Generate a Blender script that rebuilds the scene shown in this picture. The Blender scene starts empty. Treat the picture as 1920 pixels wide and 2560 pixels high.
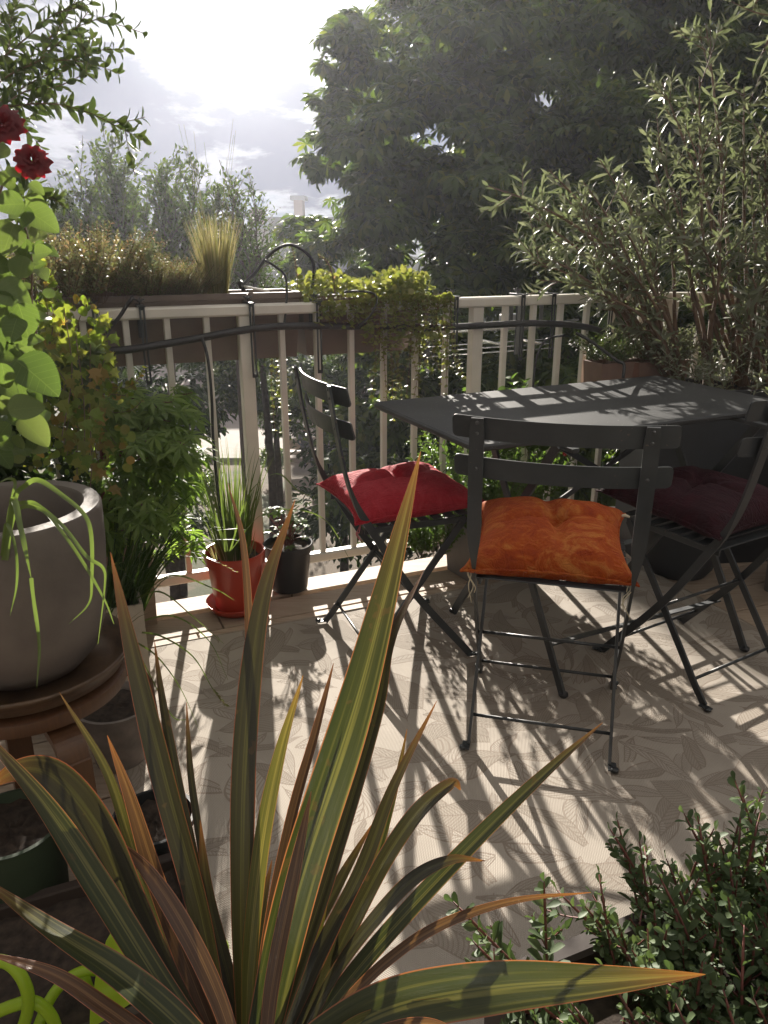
import bpy, math, random
import numpy as np
from mathutils import Vector, Matrix
random.seed(7)
rng = np.random.default_rng(7)
PI = math.pi
sc = bpy.context.scene
COL = sc.collection

# ------------------------------------------------------------------ camera numbers
H = 1.23                      # eye height above the deck
FPX = 1923.0                  # focal length in pixels of the 1920x2560 photograph
PITCH = math.atan(680 / FPX)  # looking slightly down
CP, SP = math.cos(PITCH), math.sin(PITCH)

def P(px, py, t):
    """World point seen at pixel (px, py) at camera depth t (metres)."""
    u = (px - 960) / FPX
    v = (1280 - py) / FPX
    return Vector((u * t, (CP + v * SP) * t, H + (-SP + v * CP) * t))

def PZ(px, py, z):
    v = (1280 - py) / FPX
    t = (z - H) / (-SP + v * CP)
    return P(px, py, t)

def PR(px, py, d=0.0):
    """Point seen at a pixel on the upright plane d outward of the straight railing."""
    q = P(px, py, 1.0) - Vector((0, 0, H))
    ph = math.radians(23.0); no = Vector((-math.sin(ph), math.cos(ph), 0))
    k = (no.dot(Vector((0, 2.862, 0))) + d) / no.dot(q)
    return Vector((0, 0, H)) + q * k

# ------------------------------------------------------------------ object helpers
def link(o, parent=None):
    COL.objects.link(o)
    if parent is not None:
        o.parent = parent
    return o

def tag(o, label=None, cat=None, group=None, kind=None):
    if label: o['label'] = label
    if cat: o['category'] = cat
    if group: o['group'] = group
    if kind: o['kind'] = kind
    return o

def empty(name, loc=(0, 0, 0), rz=0.0, label=None, cat=None, group=None):
    o = bpy.data.objects.new(name, None)
    o.location = loc
    o.rotation_euler = (0, 0, rz)
    o.empty_display_size = 0.05
    link(o)
    return tag(o, label, cat, group)

def copy_tree(o, parent=None):
    c = o.copy()
    COL.objects.link(c)
    c.parent = parent
    for ch in list(o.children):
        copy_tree(ch, c)
    return c

class MB:
    """Mesh builder: vertices, faces, smooth flags and optional uvs."""
    def __init__(s):
        s.v = []; s.f = []; s.sm = []; s.uv = {}
    def add(s, vs, fs, smooth=False, M=None, uvs=None):
        b = len(s.v)
        if M is not None:
            vs = [M @ Vector(p) for p in vs]
        s.v.extend([tuple(p) for p in vs])
        for f in fs:
            s.f.append(tuple(i + b for i in f)); s.sm.append(smooth)
        if uvs is not None:
            for i, q in enumerate(uvs):
                s.uv[b + i] = q
        return s
    def box(s, c, size, M=None, bev=0.0):
        x, y, z = [k / 2 for k in size]
        cx, cy, cz = c
        if bev <= 0:
            vs = [(cx + a * x, cy + b * y, cz + d * z) for d in (-1, 1) for b in (-1, 1) for a in (-1, 1)]
            fs = [(0, 2, 3, 1), (4, 5, 7, 6), (0, 1, 5, 4), (2, 6, 7, 3), (0, 4, 6, 2), (1, 3, 7, 5)]
            return s.add(vs, fs, False, M)
        e = min(bev, x * .9, y * .9, z * .9)
        idx = {}
        vs = []
        for a in (-1, 1):
            for b in (-1, 1):
                for d in (-1, 1):
                    for k in range(3):
                        p = [a * (x - e), b * (y - e), d * (z - e)]
                        p[k] = (a * x, b * y, d * z)[k]
                        idx[(a, b, d, k)] = len(vs)
                        vs.append((cx + p[0], cy + p[1], cz + p[2]))
        fs = []
        I = lambda a, b, d, k: idx[(a, b, d, k)]
        for q in (-1, 1):
            fs.append((I(q, -1, -1, 0), I(q, 1, -1, 0), I(q, 1, 1, 0), I(q, -1, 1, 0)))
            fs.append((I(-1, q, -1, 1), I(1, q, -1, 1), I(1, q, 1, 1), I(-1, q, 1, 1)))
            fs.append((I(-1, -1, q, 2), I(1, -1, q, 2), I(1, 1, q, 2), I(-1, 1, q, 2)))
        for a in (-1, 1):
            for b in (-1, 1):
                fs.append((I(a, b, -1, 0), I(a, b, 1, 0), I(a, b, 1, 1), I(a, b, -1, 1)))
                fs.append((I(a, -1, b, 0), I(a, 1, b, 0), I(a, 1, b, 2), I(a, -1, b, 2)))
                fs.append((I(-1, a, b, 1), I(1, a, b, 1), I(1, a, b, 2), I(-1, a, b, 2)))
                for d in (-1, 1):
                    fs.append((I(a, b, d, 0), I(a, b, d, 1), I(a, b, d, 2)))
        return s.add(vs, fs, False, M)
    def tube(s, pts, r, n=8, caps=True, smooth=True, sect=None, ref=None):
        """Sweep. r: radius or list. sect(i)-> list of 2D points overrides the circle."""
        pts = [Vector(p) for p in pts]
        m = len(pts)
        rs = r if isinstance(r, (list, tuple)) else [r] * m
        T = []
        for i in range(m):
            a = pts[max(i - 1, 0)]; b = pts[min(i + 1, m - 1)]
            t = (b - a)
            T.append(t.normalized() if t.length > 1e-9 else Vector((0, 0, 1)))
        if ref is None:
            u = T[0].orthogonal().normalized()
        else:
            u = Vector(ref) - T[0] * Vector(ref).dot(T[0]); u.normalize()
        rings = []; vs = []
        for i in range(m):
            u = u - T[i] * u.dot(T[i])
            if ref is not None:
                u = Vector(ref) - T[i] * Vector(ref).dot(T[i])
            u.normalize()
            w = T[i].cross(u)
            if sect is None:
                q = [(rs[i] * math.cos(2 * PI * k / n), rs[i] * math.sin(2 * PI * k / n)) for k in range(n)]
            else:
                q = sect(i)
            rings.append([len(vs) + k for k in range(len(q))])
            for (a, b) in q:
                vs.append(pts[i] + u * a + w * b)
        fs = []
        nn = len(rings[0])
        for i in range(m - 1):
            for k in range(nn):
                fs.append((rings[i][k], rings[i][(k + 1) % nn], rings[i + 1][(k + 1) % nn], rings[i + 1][k]))
        if caps:
            fs.append(tuple(reversed(rings[0]))); fs.append(tuple(rings[-1]))
        return s.add(vs, fs, smooth)
    def lathe(s, prof, c=(0, 0, 0), n=48, smooth=True, closed=False):
        """prof: list of (r, z)."""
        vs = []; fs = []
        for (r, z) in prof:
            for k in range(n):
                a = 2 * PI * k / n
                vs.append((c[0] + r * math.cos(a), c[1] + r * math.sin(a), c[2] + z))
        for i in range(len(prof) - 1):
            for k in range(n):
                fs.append((i * n + k, i * n + (k + 1) % n, (i + 1) * n + (k + 1) % n, (i + 1) * n + k))
        if closed:
            fs.append(tuple(range(n))[::-1]); fs.append(tuple((len(prof) - 1) * n + k for k in range(n)))
        return s.add(vs, fs, smooth)
    def build(s, name, mat, parent=None, auto=None):
        me = bpy.data.meshes.new(name)
        me.from_pydata(s.v, [], s.f)
        me.polygons.foreach_set('use_smooth', s.sm)
        if s.uv:
            ul = me.uv_layers.new(name='UVMap')
            li = np.empty(len(me.loops), dtype=np.int32)
            me.loops.foreach_get('vertex_index', li)
            arr = np.zeros((len(s.v), 2), dtype=np.float32)
            for i, q in s.uv.items():
                arr[i] = q
            ul.data.foreach_set('uv', arr[li].ravel())
        me.materials.append(mat)
        me.update()
        if auto is not None:
            try: me.set_sharp_from_angle(angle=auto)
            except Exception: pass
        o = bpy.data.objects.new(name, me)
        return link(o, parent)

def mesh_np(name, V, F, mat, parent=None, smooth=False, uv=None):
    """V (n,3), F (m,k) numpy arrays -> object."""
    me = bpy.data.meshes.new(name)
    n, (m, k) = len(V), F.shape
    me.vertices.add(n); me.vertices.foreach_set('co', V.astype(np.float32).ravel())
    me.loops.add(m * k); me.loops.foreach_set('vertex_index', F.astype(np.int32).ravel())
    me.polygons.add(m)
    me.polygons.foreach_set('loop_start', np.arange(0, m * k, k, dtype=np.int32))
    me.polygons.foreach_set('loop_total', np.full(m, k, dtype=np.int32))
    me.polygons.foreach_set('use_smooth', np.full(m, smooth))
    if uv is not None:
        ul = me.uv_layers.new(name='UVMap')
        ul.data.foreach_set('uv', uv.astype(np.float32)[F.ravel()].ravel())
    me.materials.append(mat)
    me.update(calc_edges=True); me.validate()
    o = bpy.data.objects.new(name, me)
    return link(o, parent)

def unit(a):
    return a / np.maximum(np.linalg.norm(a, axis=-1, keepdims=True), 1e-9)

class Leaves:
    """Collects placed copies of a leaf template in one mesh (foliage of one plant)."""
    def __init__(s, tmpl):
        s.TV = np.array(tmpl[0], float); s.TF = np.array(tmpl[1], int)
        s.P = []; s.D = []; s.N = []; s.S = []; s.W = []
    def add(s, p, d, n, size, w=1.0):
        s.P.append(tuple(p)); s.D.append(tuple(d)); s.N.append(tuple(n)); s.S.append(size); s.W.append(w)
    def addmany(s, Pn, Dn, Nn, Sn):
        s.P += [tuple(q) for q in Pn]; s.D += [tuple(q) for q in Dn]; s.N += [tuple(q) for q in Nn]
        s.S += list(Sn); s.W += [1.0] * len(Sn)
    def build(s, name, mat, parent=None, smooth=False):
        Pn = np.array(s.P); D = unit(np.array(s.D)); N = np.array(s.N); S = np.array(s.S)[:, None, None]
        W = np.array(s.W)[:, None, None]
        N = N - D * (N * D).sum(-1, keepdims=True); N = unit(N)
        B = np.cross(N, D)
        T = s.TV
        V = Pn[:, None, :] + S * (T[None, :, 0:1] * D[:, None, :] + W * T[None, :, 1:2] * B[:, None, :] + T[None, :, 2:3] * N[:, None, :])
        k = len(T)
        F = (s.TF[None, :, :] + (np.arange(len(Pn)) * k)[:, None, None]).reshape(-1, s.TF.shape[1])
        uv = np.tile(T[:, :2] * np.array([1, 1]) + np.array([0, .5]), (len(Pn), 1))
        return mesh_np(name, V.reshape(-1, 3), F, mat, parent, smooth, uv)

def leaf_tmpl(w, prof, fold=0.12, droop=0.15):
    """Leaf of length 1: prof = list of (t, half-width factor). Two halves folded on the midrib."""
    V = []; F = []
    for (t, h) in prof:
        z = -droop * t * t
        V.append((t, -w * h / 2, z + fold * h * w)); V.append((t, 0, z)); V.append((t, w * h / 2, z + fold * h * w))
    for i in range(len(prof) - 1):
        a = 3 * i
        F.append((a, a + 3, a + 4, a + 1)); F.append((a + 1, a + 4, a + 5, a + 2))
    return V, F

LANCE = leaf_tmpl(0.2, [(0, .1), (.25, .8), (.6, 1.0), (1, .05)], .15, .18)
OVAL = leaf_tmpl(0.5, [(0, .12), (.2, .75), (.5, 1.0), (.8, .7), (1, .05)], .25, .12)
ROUND = leaf_tmpl(0.95, [(0, .3), (.15, .8), (.45, 1.0), (.8, .75), (1, .2)], .18, .12)
SIMPLE = leaf_tmpl(0.45, [(0, .1), (.5, 1.0), (1, .05)], .2, .2)

def palmate(nl, spread, w, lens, droop=.3, lobes_round=False, nseg=2):
    V = []; F = []
    for i in range(nl):
        a = (i / (nl - 1) - .5) * spread
        L = lens[i % len(lens)] if len(lens) == nl else lens[0] * (1 - .35 * abs(i / (nl - 1) - .5) * 2)
        ca, sa = math.cos(a), math.sin(a)
        prof = [(0.0, .06), (.55, 1.0), (1, .04)] if nseg == 2 else [(0, .06), (.35, .6), (.7, 1.0), (1, .1)]
        b = len(V)
        for (t, h) in prof:
            r = t * L; hw = w * h / 2 * L
            z = -droop * r * r
            for sgn, zz in ((-1, .1 * hw), (0, 0), (1, .1 * hw)):
                V.append((r * ca - sgn * hw * sa, r * sa + sgn * hw * ca, z + zz * 2))
        for j in range(len(prof) - 1):
            q = b + 3 * j
            F.append((q, q + 3, q + 4, q + 1)); F.append((q + 1, q + 4, q + 5, q + 2))
    return V, F

CHEST = palmate(7, 5.0, .42, [.6, .8, .95, 1.0, .95, .8, .6], droop=.55, nseg=3)
MAPLE = palmate(7, 4.2, .26, [.45, .75, .95, 1.05, .95, .75, .45], droop=.25)

def rvec(s=1.0):
    v = rng.normal(size=3); v /= np.linalg.norm(v)
    return Vector(v * s)

def bez(pts, n=16):
    """Catmull-Rom through points."""
    pts = [Vector(p) for p in pts]
    q = [pts[0] * 2 - pts[1]] + pts + [pts[-1] * 2 - pts[-2]]
    out = []
    segs = len(pts) - 1
    for i in range(segs):
        a, b, c, d = q[i:i + 4]
        k = max(2, int(round(n / segs)))
        for j in range(k):
            t = j / k
            out.append(0.5 * ((2 * b) + (c - a) * t + (2 * a - 5 * b + 4 * c - d) * t * t + (3 * b - a - 3 * c + d) * t ** 3))
    out.append(pts[-1])
    return out

def at(path, f):
    x = f * (len(path) - 1); i = min(int(x), len(path) - 2); r = x - i
    return path[i].lerp(path[i + 1], r), (path[i + 1] - path[i]).normalized()

# ------------------------------------------------------------------ materials
class NT:
    def __init__(s, name):
        s.m = bpy.data.materials.new(name); s.m.use_nodes = True
        s.t = s.m.node_tree; s.t.nodes.clear()
        s.out = s.n('ShaderNodeOutputMaterial')
    def n(s, typ, **kw):
        x = s.t.nodes.new(typ)
        for k, v in kw.items():
            if k.startswith('i_'):
                key = k[2:].replace('_', ' ')
                x.inputs[key].default_value = v
            else:
                setattr(x, k, v)
        return x
    def l(s, a, b):
        s.t.links.new(a, b)
    def ramp(s, fac, stops):
        r = s.n('ShaderNodeValToRGB')
        e = r.color_ramp.elements
        while len(e) < len(stops): e.new(0.5)
        for el, (p, c) in zip(e, stops):
            el.position = p; el.color = (*c, 1) if len(c) == 3 else c
        s.l(fac, r.inputs['Fac'])
        return r.outputs['Color']
    def noise(s, scale, detail=4, rough=.55, coord=None, dist=0.0):
        x = s.n('ShaderNodeTexNoise'); x.inputs['Scale'].default_value = scale
        x.inputs['Detail'].default_value = detail; x.inputs['Roughness'].default_value = rough
        x.inputs['Distortion'].default_value = dist
        if coord is None: coord = s.obj()
        s.l(coord, x.inputs['Vector'])
        return x.outputs['Fac']
    def obj(s):
        if not hasattr(s, '_tc'): s._tc = s.n('ShaderNodeTexCoord')
        return s._tc.outputs['Object']
    def uv(s):
        if not hasattr(s, '_tc'): s._tc = s.n('ShaderNodeTexCoord')
        return s._tc.outputs['UV']
    def mp(s, scale=(1, 1, 1), rot=(0, 0, 0), coord=None):
        x = s.n('ShaderNodeMapping'); x.inputs['Scale'].default_value = scale; x.inputs['Rotation'].default_value = rot
        s.l(coord or s.obj(), x.inputs['Vector'])
        return x.outputs['Vector']
    def math(s, op, a, b=None, c=None):
        x = s.n('ShaderNodeMath', operation=op)
        for i, q in enumerate((a, b, c)):
            if q is None: continue
            if isinstance(q, (int, float)): x.inputs[i].default_value = q
            else: s.l(q, x.inputs[i])
        return x.outputs[0]
    def mix(s, fac, a, b, mode='MIX'):
        x = s.n('ShaderNodeMix', data_type='RGBA', blend_type=mode)
        for i, q in ((0, fac), (6, a), (7, b)):
            if isinstance(q, (int, float)): x.inputs[i].default_value = q
            elif isinstance(q, tuple): x.inputs[i].default_value = (*q, 1) if len(q) == 3 else q
            else: s.l(q, x.inputs[i])
        return x.outputs[2]
    def bump(s, h, strength=.3, dist=.01):
        x = s.n('ShaderNodeBump'); x.inputs['Strength'].default_value = strength; x.inputs['Distance'].default_value = dist
        s.l(h, x.inputs['Height'])
        return x.outputs['Normal']
    def pbr(s, col, rough=.6, metal=0.0, nrm=None, spec=None, sheen=None, coat=None):
        b = s.n('ShaderNodeBsdfPrincipled')
        for key, q in (('Base Color', col), ('Roughness', rough), ('Metallic', metal)):
            if isinstance(q, (int, float)): b.inputs[key].default_value = q
            elif isinstance(q, tuple): b.inputs[key].default_value = (*q, 1)
            else: s.l(q, b.inputs[key])
        if spec is not None: b.inputs['Specular IOR Level'].default_value = spec
        if sheen is not None:
            b.inputs['Sheen Weight'].default_value = sheen[0]; b.inputs['Sheen Roughness'].default_value = .35
            b.inputs['Sheen Tint'].default_value = (*sheen[1], 1)
        if coat is not None:
            b.inputs['Coat Weight'].default_value = coat; b.inputs['Coat Roughness'].default_value = .15
        if nrm is not None: s.l(nrm, b.inputs['Normal'])
        return b
    def done(s, sh):
        s.l(sh.outputs[0] if hasattr(sh, 'outputs') else sh, s.out.inputs['Surface'])
        return s.m

def mat_plain(name, col, rough=.6, metal=0.0, var=.12, nscale=18, bump=.15, bscale=90, spec=None, coat=None):
    t = NT(name)
    n = t.noise(nscale, 5)
    c = t.ramp(n, [(.3, tuple(x * (1 - var) for x in col)), (.7, tuple(min(1, x * (1 + var)) for x in col))])
    nr = t.bump(t.noise(bscale, 3), bump, .002)
    return t.done(t.pbr(c, rough, metal, nr, spec=spec, coat=coat))

def mat_leaf(name, cols, trans=.45, tcol=(1.2, 1.25, .5), rough=.45, spec=.4, vein=False, patch=None):
    """Leaf: per-leaf colour from cols, light passes through."""
    t = NT(name)
    g = t.n('ShaderNodeNewGeometry')
    r = g.outputs['Random Per Island']
    st = [(i / max(1, len(cols) - 1), c) for i, c in enumerate(cols)]
    c = t.ramp(r, st)
    if patch:
        f = t.noise(patch[0], 3)
        k = t.ramp(f, [(.5, (0, 0, 0)), (.62, (1, 1, 1))])
        c = t.mix(k, c, patch[1])
    if vein:
        sx = t.n('ShaderNodeSeparateXYZ'); t.l(t.uv(), sx.inputs[0])
        av = t.math('ABSOLUTE', t.math('SUBTRACT', sx.outputs[1], .5))
        st_ = t.math('ABSOLUTE', t.math('SINE', t.math('MULTIPLY', t.math('SUBTRACT', sx.outputs[0], t.math('MULTIPLY', av, .75)), 22.0)))
        vn = t.math('MAXIMUM', t.math('LESS_THAN', st_, .10), t.math('LESS_THAN', av, .012))
        c = t.mix(t.math('MULTIPLY', vn, .35), c, (.22, .30, .10))
        nz_ = t.noise(45, 4); c = t.mix(t.math('MULTIPLY', nz_, .35), c, (.05, .09, .02))
    b = t.pbr(c, rough, 0, spec=spec)
    tr = t.n('ShaderNodeBsdfTranslucent')
    tc = t.mix(1.0, c, (*tcol,), 'MULTIPLY')
    t.l(tc, tr.inputs['Color'])
    mx = t.n('ShaderNodeMixShader'); mx.inputs[0].default_value = trans
    t.l(b.outputs[0], mx.inputs[1]); t.l(tr.outputs[0], mx.inputs[2])
    return t.done(mx)

def mat_wood(name, c1, c2, scale=(3, 40, 40), rough=.65, rot=(0, 0, 0), island=False):
    t = NT(name)
    v = t.mp(scale, rot)
    if island:
        g = t.n('ShaderNodeNewGeometry'); cb = t.n('ShaderNodeVectorMath', operation='SCALE')
        k = t.n('ShaderNodeCombineXYZ'); t.l(g.outputs['Random Per Island'], k.inputs[0]); t.l(g.outputs['Random Per Island'], k.inputs[1])
        t.l(k.outputs[0], cb.inputs[0]); cb.inputs['Scale'].default_value = 37.0
        ad = t.n('ShaderNodeVectorMath', operation='ADD'); t.l(v, ad.inputs[0]); t.l(cb.outputs[0], ad.inputs[1]); v = ad.outputs[0]
    n = t.noise(1.0, 8, .65, v, 1.2)
    c = t.ramp(n, [(.25, c1), (.55, c2), (.8, tuple(x * .8 for x in c1))])
    if island:
        hv = t.n('ShaderNodeHueSaturation'); t.l(c, hv.inputs['Color'])
        t.l(t.math('MULTIPLY_ADD', g.outputs['Random Per Island'], .5, .75), hv.inputs['Value']); c = hv.outputs[0]
    nr = t.bump(n, .35, .004)
    return t.done(t.pbr(c, rough, 0, nr))
SUN_AZ_DEG, SUN_EL_DEG, SUN_E = -9.5, 20.0, 5.0
SKY_S, CLOUD_B, EDGE, GLOW, EXPO, GSIG, ZEN_FILL = .009, .012, .06, 2.1, 1.53, .116, .28
CHEST_N = 24000
GLARE_HAZE, GLARE_HAZE_G, HTOP = 0.0013, .60, 10.0
CSEED = 7.7
# ------------------------------------------------------------------ camera, sun, sky
cam = bpy.data.cameras.new('camera'); co = bpy.data.objects.new('camera', cam); COL.objects.link(co)
co.location = (0, 0, H); co.rotation_euler = (PI / 2 - PITCH, 0, 0)
cam.sensor_fit = 'HORIZONTAL'; cam.sensor_width = 36.0; cam.lens = 36.0 * FPX / 1920.0
cam.clip_start = .02; cam.clip_end = 3000
sc.camera = co
SUN_AZ, SUN_EL = math.radians(SUN_AZ_DEG), math.radians(SUN_EL_DEG)
SD = Vector((math.sin(SUN_AZ) * math.cos(SUN_EL), math.cos(SUN_AZ) * math.cos(SUN_EL), math.sin(SUN_EL)))
sl = bpy.data.lights.new('sun', 'SUN'); sl.energy = SUN_E; sl.angle = math.radians(.55); sl.color = (1.0, .925, .82)
so = bpy.data.objects.new('sun', sl); COL.objects.link(so)
so.rotation_euler = SD.to_track_quat('Z', 'Y').to_euler(); so.location = (0, 0, 30)

w = bpy.data.worlds.new('World'); sc.world = w; w.use_nodes = True
nt = w.node_tree; nt.nodes.clear()
def wn(typ, **kw):
    x = nt.nodes.new(typ)
    for k, v in kw.items(): setattr(x, k, v)
    return x
def wmath(op, a, b=None, c=None, clamp=False):
    x = wn('ShaderNodeMath', operation=op); x.use_clamp = clamp
    for i, q in enumerate((a, b, c)):
        if q is None: continue
        if isinstance(q, (int, float)): x.inputs[i].default_value = q
        else: nt.links.new(q, x.inputs[i])
    return x.outputs[0]
sky = wn('ShaderNodeTexSky', sky_type='NISHITA'); sky.sun_disc = False
sky.sun_elevation = SUN_EL; sky.sun_rotation = SUN_AZ; sky.air_density = .5; sky.dust_density = .1; sky.ozone_density = 5.0
tc = wn('ShaderNodeTexCoord'); gen = tc.outputs['Generated']
sep = wn('ShaderNodeSeparateXYZ'); nt.links.new(gen, sep.inputs[0])
dot = wn('ShaderNodeVectorMath', operation='DOT_PRODUCT'); nt.links.new(gen, dot.inputs[0]); dot.inputs[1].default_value = SD
cosang = dot.outputs['Value']
ang = wmath('ARCCOSINE', wmath('MINIMUM', cosang, .99999))
# thin bright cloud veil lit from behind round the sun (wide at the top of the view)
glow1 = wmath('EXPONENT', wmath('MULTIPLY', wmath('POWER', wmath('DIVIDE', ang, GSIG), 2.0), -1.0))
glow2 = wmath('EXPONENT', wmath('MULTIPLY', wmath('DIVIDE', ang, .30), -1.0))
# cloud layer on a plane above
zc = wmath('MAXIMUM', wmath('ADD', sep.outputs['Z'], .22), .03)
cx = wmath('DIVIDE', sep.outputs['X'], zc); cy = wmath('DIVIDE', sep.outputs['Y'], zc)
comb = wn('ShaderNodeCombineXYZ'); nt.links.new(cx, comb.inputs[0]); nt.links.new(wmath('MULTIPLY', cy, 1.0), comb.inputs[1])
comb.inputs[2].default_value = CSEED
nz = wn('ShaderNodeTexNoise'); nz.inputs['Scale'].default_value = 1.1; nz.inputs['Detail'].default_value = 9; nz.inputs['Roughness'].default_value = .62
nz.inputs['Distortion'].default_value = .25
nt.links.new(comb.outputs[0], nz.inputs['Vector'])
den = wn('ShaderNodeMapRange'); den.interpolation_type = 'SMOOTHSTEP'; nt.links.new(nz.outputs['Fac'], den.inputs['Value'])
den.inputs['From Min'].default_value = .43; den.inputs['From Max'].default_value = .60
D = den.outputs['Result']
edge = wmath('MULTIPLY', wmath('MULTIPLY', D, wmath('SUBTRACT', 1.0, D)), 4.0)   # bright rims of the clouds
skyc = wn('ShaderNodeVectorMath', operation='SCALE'); nt.links.new(sky.outputs[0], skyc.inputs[0]); skyc.inputs['Scale'].default_value = SKY_S
def vec(col, s):
    x = wn('ShaderNodeVectorMath', operation='SCALE'); x.inputs[0].default_value = col; nt.links.new(s, x.inputs['Scale']); return x.outputs[0]
def vadd(a, b):
    x = wn('ShaderNodeVectorMath', operation='ADD'); nt.links.new(a, x.inputs[0]); nt.links.new(b, x.inputs[1]); return x.outputs[0]
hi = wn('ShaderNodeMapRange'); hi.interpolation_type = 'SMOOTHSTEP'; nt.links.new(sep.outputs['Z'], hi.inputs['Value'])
hi.inputs['From Min'].default_value = .30; hi.inputs['From Max'].default_value = .75      # cloud glow added overhead, above the view, to fill the shade
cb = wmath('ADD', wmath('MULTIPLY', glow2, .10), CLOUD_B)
cloudc = vadd(vec((1.0, .93, .84), wmath('MULTIPLY', hi.outputs['Result'], ZEN_FILL)), vadd(vec((.42, .62, 1.20), cb), vec((1.0, .95, .86), wmath('MULTIPLY', edge, wmath('ADD', wmath('MULTIPLY', glow2, .38), EDGE)))))
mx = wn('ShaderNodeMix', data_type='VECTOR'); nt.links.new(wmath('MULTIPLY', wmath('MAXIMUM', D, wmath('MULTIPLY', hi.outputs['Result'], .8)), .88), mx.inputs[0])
nt.links.new(skyc.outputs[0], mx.inputs[4]); nt.links.new(cloudc, mx.inputs[5])
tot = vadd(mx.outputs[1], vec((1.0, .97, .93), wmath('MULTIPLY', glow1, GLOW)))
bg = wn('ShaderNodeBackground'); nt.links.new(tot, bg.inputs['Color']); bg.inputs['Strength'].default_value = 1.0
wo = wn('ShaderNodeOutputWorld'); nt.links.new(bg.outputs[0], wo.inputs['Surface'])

sc.view_settings.view_transform = 'Standard'; sc.view_settings.look = 'None'
sc.view_settings.exposure = EXPO; sc.view_settings.gamma = 1.0
sc.cycles.max_bounces = 8; sc.cycles.diffuse_bounces = 4; sc.cycles.transmission_bounces = 6; sc.cycles.transparent_max_bounces = 8
sc.cycles.volume_bounces = 0; sc.cycles.caustics_reflective = False; sc.cycles.caustics_refractive = False
sc.cycles.sample_clamp_indirect = 6.0
try:
    sc.cycles.use_denoising = True; sc.cycles.denoiser = 'OPENIMAGEDENOISE'
except Exception: pass

# ------------------------------------------------------------------ the terrace frame
PH = math.radians(23.0)
A = Vector((math.cos(PH), math.sin(PH), 0)); NO = Vector((-math.sin(PH), math.cos(PH), 0))
O0 = Vector((0, 2.862, 0))
def R(s, d, z=0.0):
    """s along the railing, d outward from it."""
    return O0 + A * s + NO * d + Vector((0, 0, z))
MR = Matrix.Translation(O0) @ Matrix.Rotation(PH, 4, 'Z')   # local x along the rail, y outward
SB = 1.05                       # the railing bends here
PH2 = math.radians(4.0)
A2 = Vector((math.cos(PH2), math.sin(PH2), 0)); N2 = Vector((-math.sin(PH2), math.cos(PH2), 0))
def RP(s, z=0.0, d=0.0):
    if s <= SB: return R(s, d, z)
    return R(SB, 0, z) + A2 * (s - SB) + N2 * d
def RM(s):
    p = RP(s); ph = PH if s <= SB else PH2
    return Matrix.Translation(p) @ Matrix.Rotation(ph, 4, 'Z')

M = {}
M['rail'] = mat_plain('rail_paint', (.64, .61, .55), .42, var=.12, nscale=5, bump=.12, bscale=40, spec=.5)
t = NT('chair_metal')
c = t.ramp(t.noise(18, 5), [(.3, (.030, .034, .037)), (.7, (.045, .049, .052))])
chip = t.ramp(t.noise(75, 3, .6), [(.69, (0, 0, 0)), (.72, (1, 1, 1))])
c = t.mix(t.math('MULTIPLY', chip, .7), c, (.14, .10, .08))
rg = t.math('MULTIPLY_ADD', t.noise(25, 4), .3, .24)
M['black_metal'] = t.done(t.pbr(c, rg, 0, t.bump(t.noise(300, 2), .12, .001), spec=.45))
M['table_metal'] = None
M['black_plastic'] = mat_plain('black_plastic', (.018, .018, .020), .45, var=.2, bump=.1)
M['planter_brown'] = mat_plain('planter_brown', (.15, .115, .095), .6, var=.12, nscale=10, bump=.1)
M['soil'] = mat_plain('soil', (.035, .024, .017), .95, var=.6, nscale=60, bump=1.0, bscale=70)
M['deck_wood'] = mat_wood('deck_wood', (.27, .19, .13), (.42, .33, .25), (2.2, 45, 45), .7, (0, 0, -PH), island=True)

# table metal: satin black with grain and dust
t = NT('table_metal')
n1 = t.noise(260, 2); n2 = t.noise(5, 5)
c = t.ramp(n2, [(.3, (.034, .036, .038)), (.7, (.060, .062, .063))])
dst = t.ramp(t.noise(170, 2), [(.70, (0, 0, 0)), (.76, (1, 1, 1))])
c = t.mix(dst, c, (.35, .33, .30))
M['table_metal'] = t.done(t.pbr(c, .5, 0, t.bump(n1, .25, .0008), spec=.28))

# ------------------------------------------------------------------ deck (planks run beside the railing)
mb = MB()
rows = []
d = -0.005
rows.append((d - .115, d)); d -= .115 + .035
for i in range(34):
    rows.append((d - .138, d)); d -= .138 + .007
for k, (d0, d1) in enumerate(rows):
    s = -3.4 + rng.uniform(-.8, 0)
    while s < 4.2:
        L = rng.uniform(2.2, 3.4)
        mb.box((s + L / 2, (d0 + d1) / 2, -.0145 - (.0 if k else .004)), (L - .004, d1 - d0, .027), MR, .003)
        s += L
o = mb.build('deck', M['deck_wood']); tag(o, kind='structure')
mb = MB(); mb.box((.4, -2.62, -.09), (7.6, 5.2, .09), MR)
o = mb.build('deck_base', mat_plain('deck_base', (.035, .03, .026), .9)); tag(o, kind='structure')
mb = MB(); mb.box((.4, -2.62, -.40), (7.6, 5.2, .5), MR)
o = mb.build('balcony_slab', mat_plain('balcony_concrete', (.32, .30, .28), .9)); tag(o, kind='structure')

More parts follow.
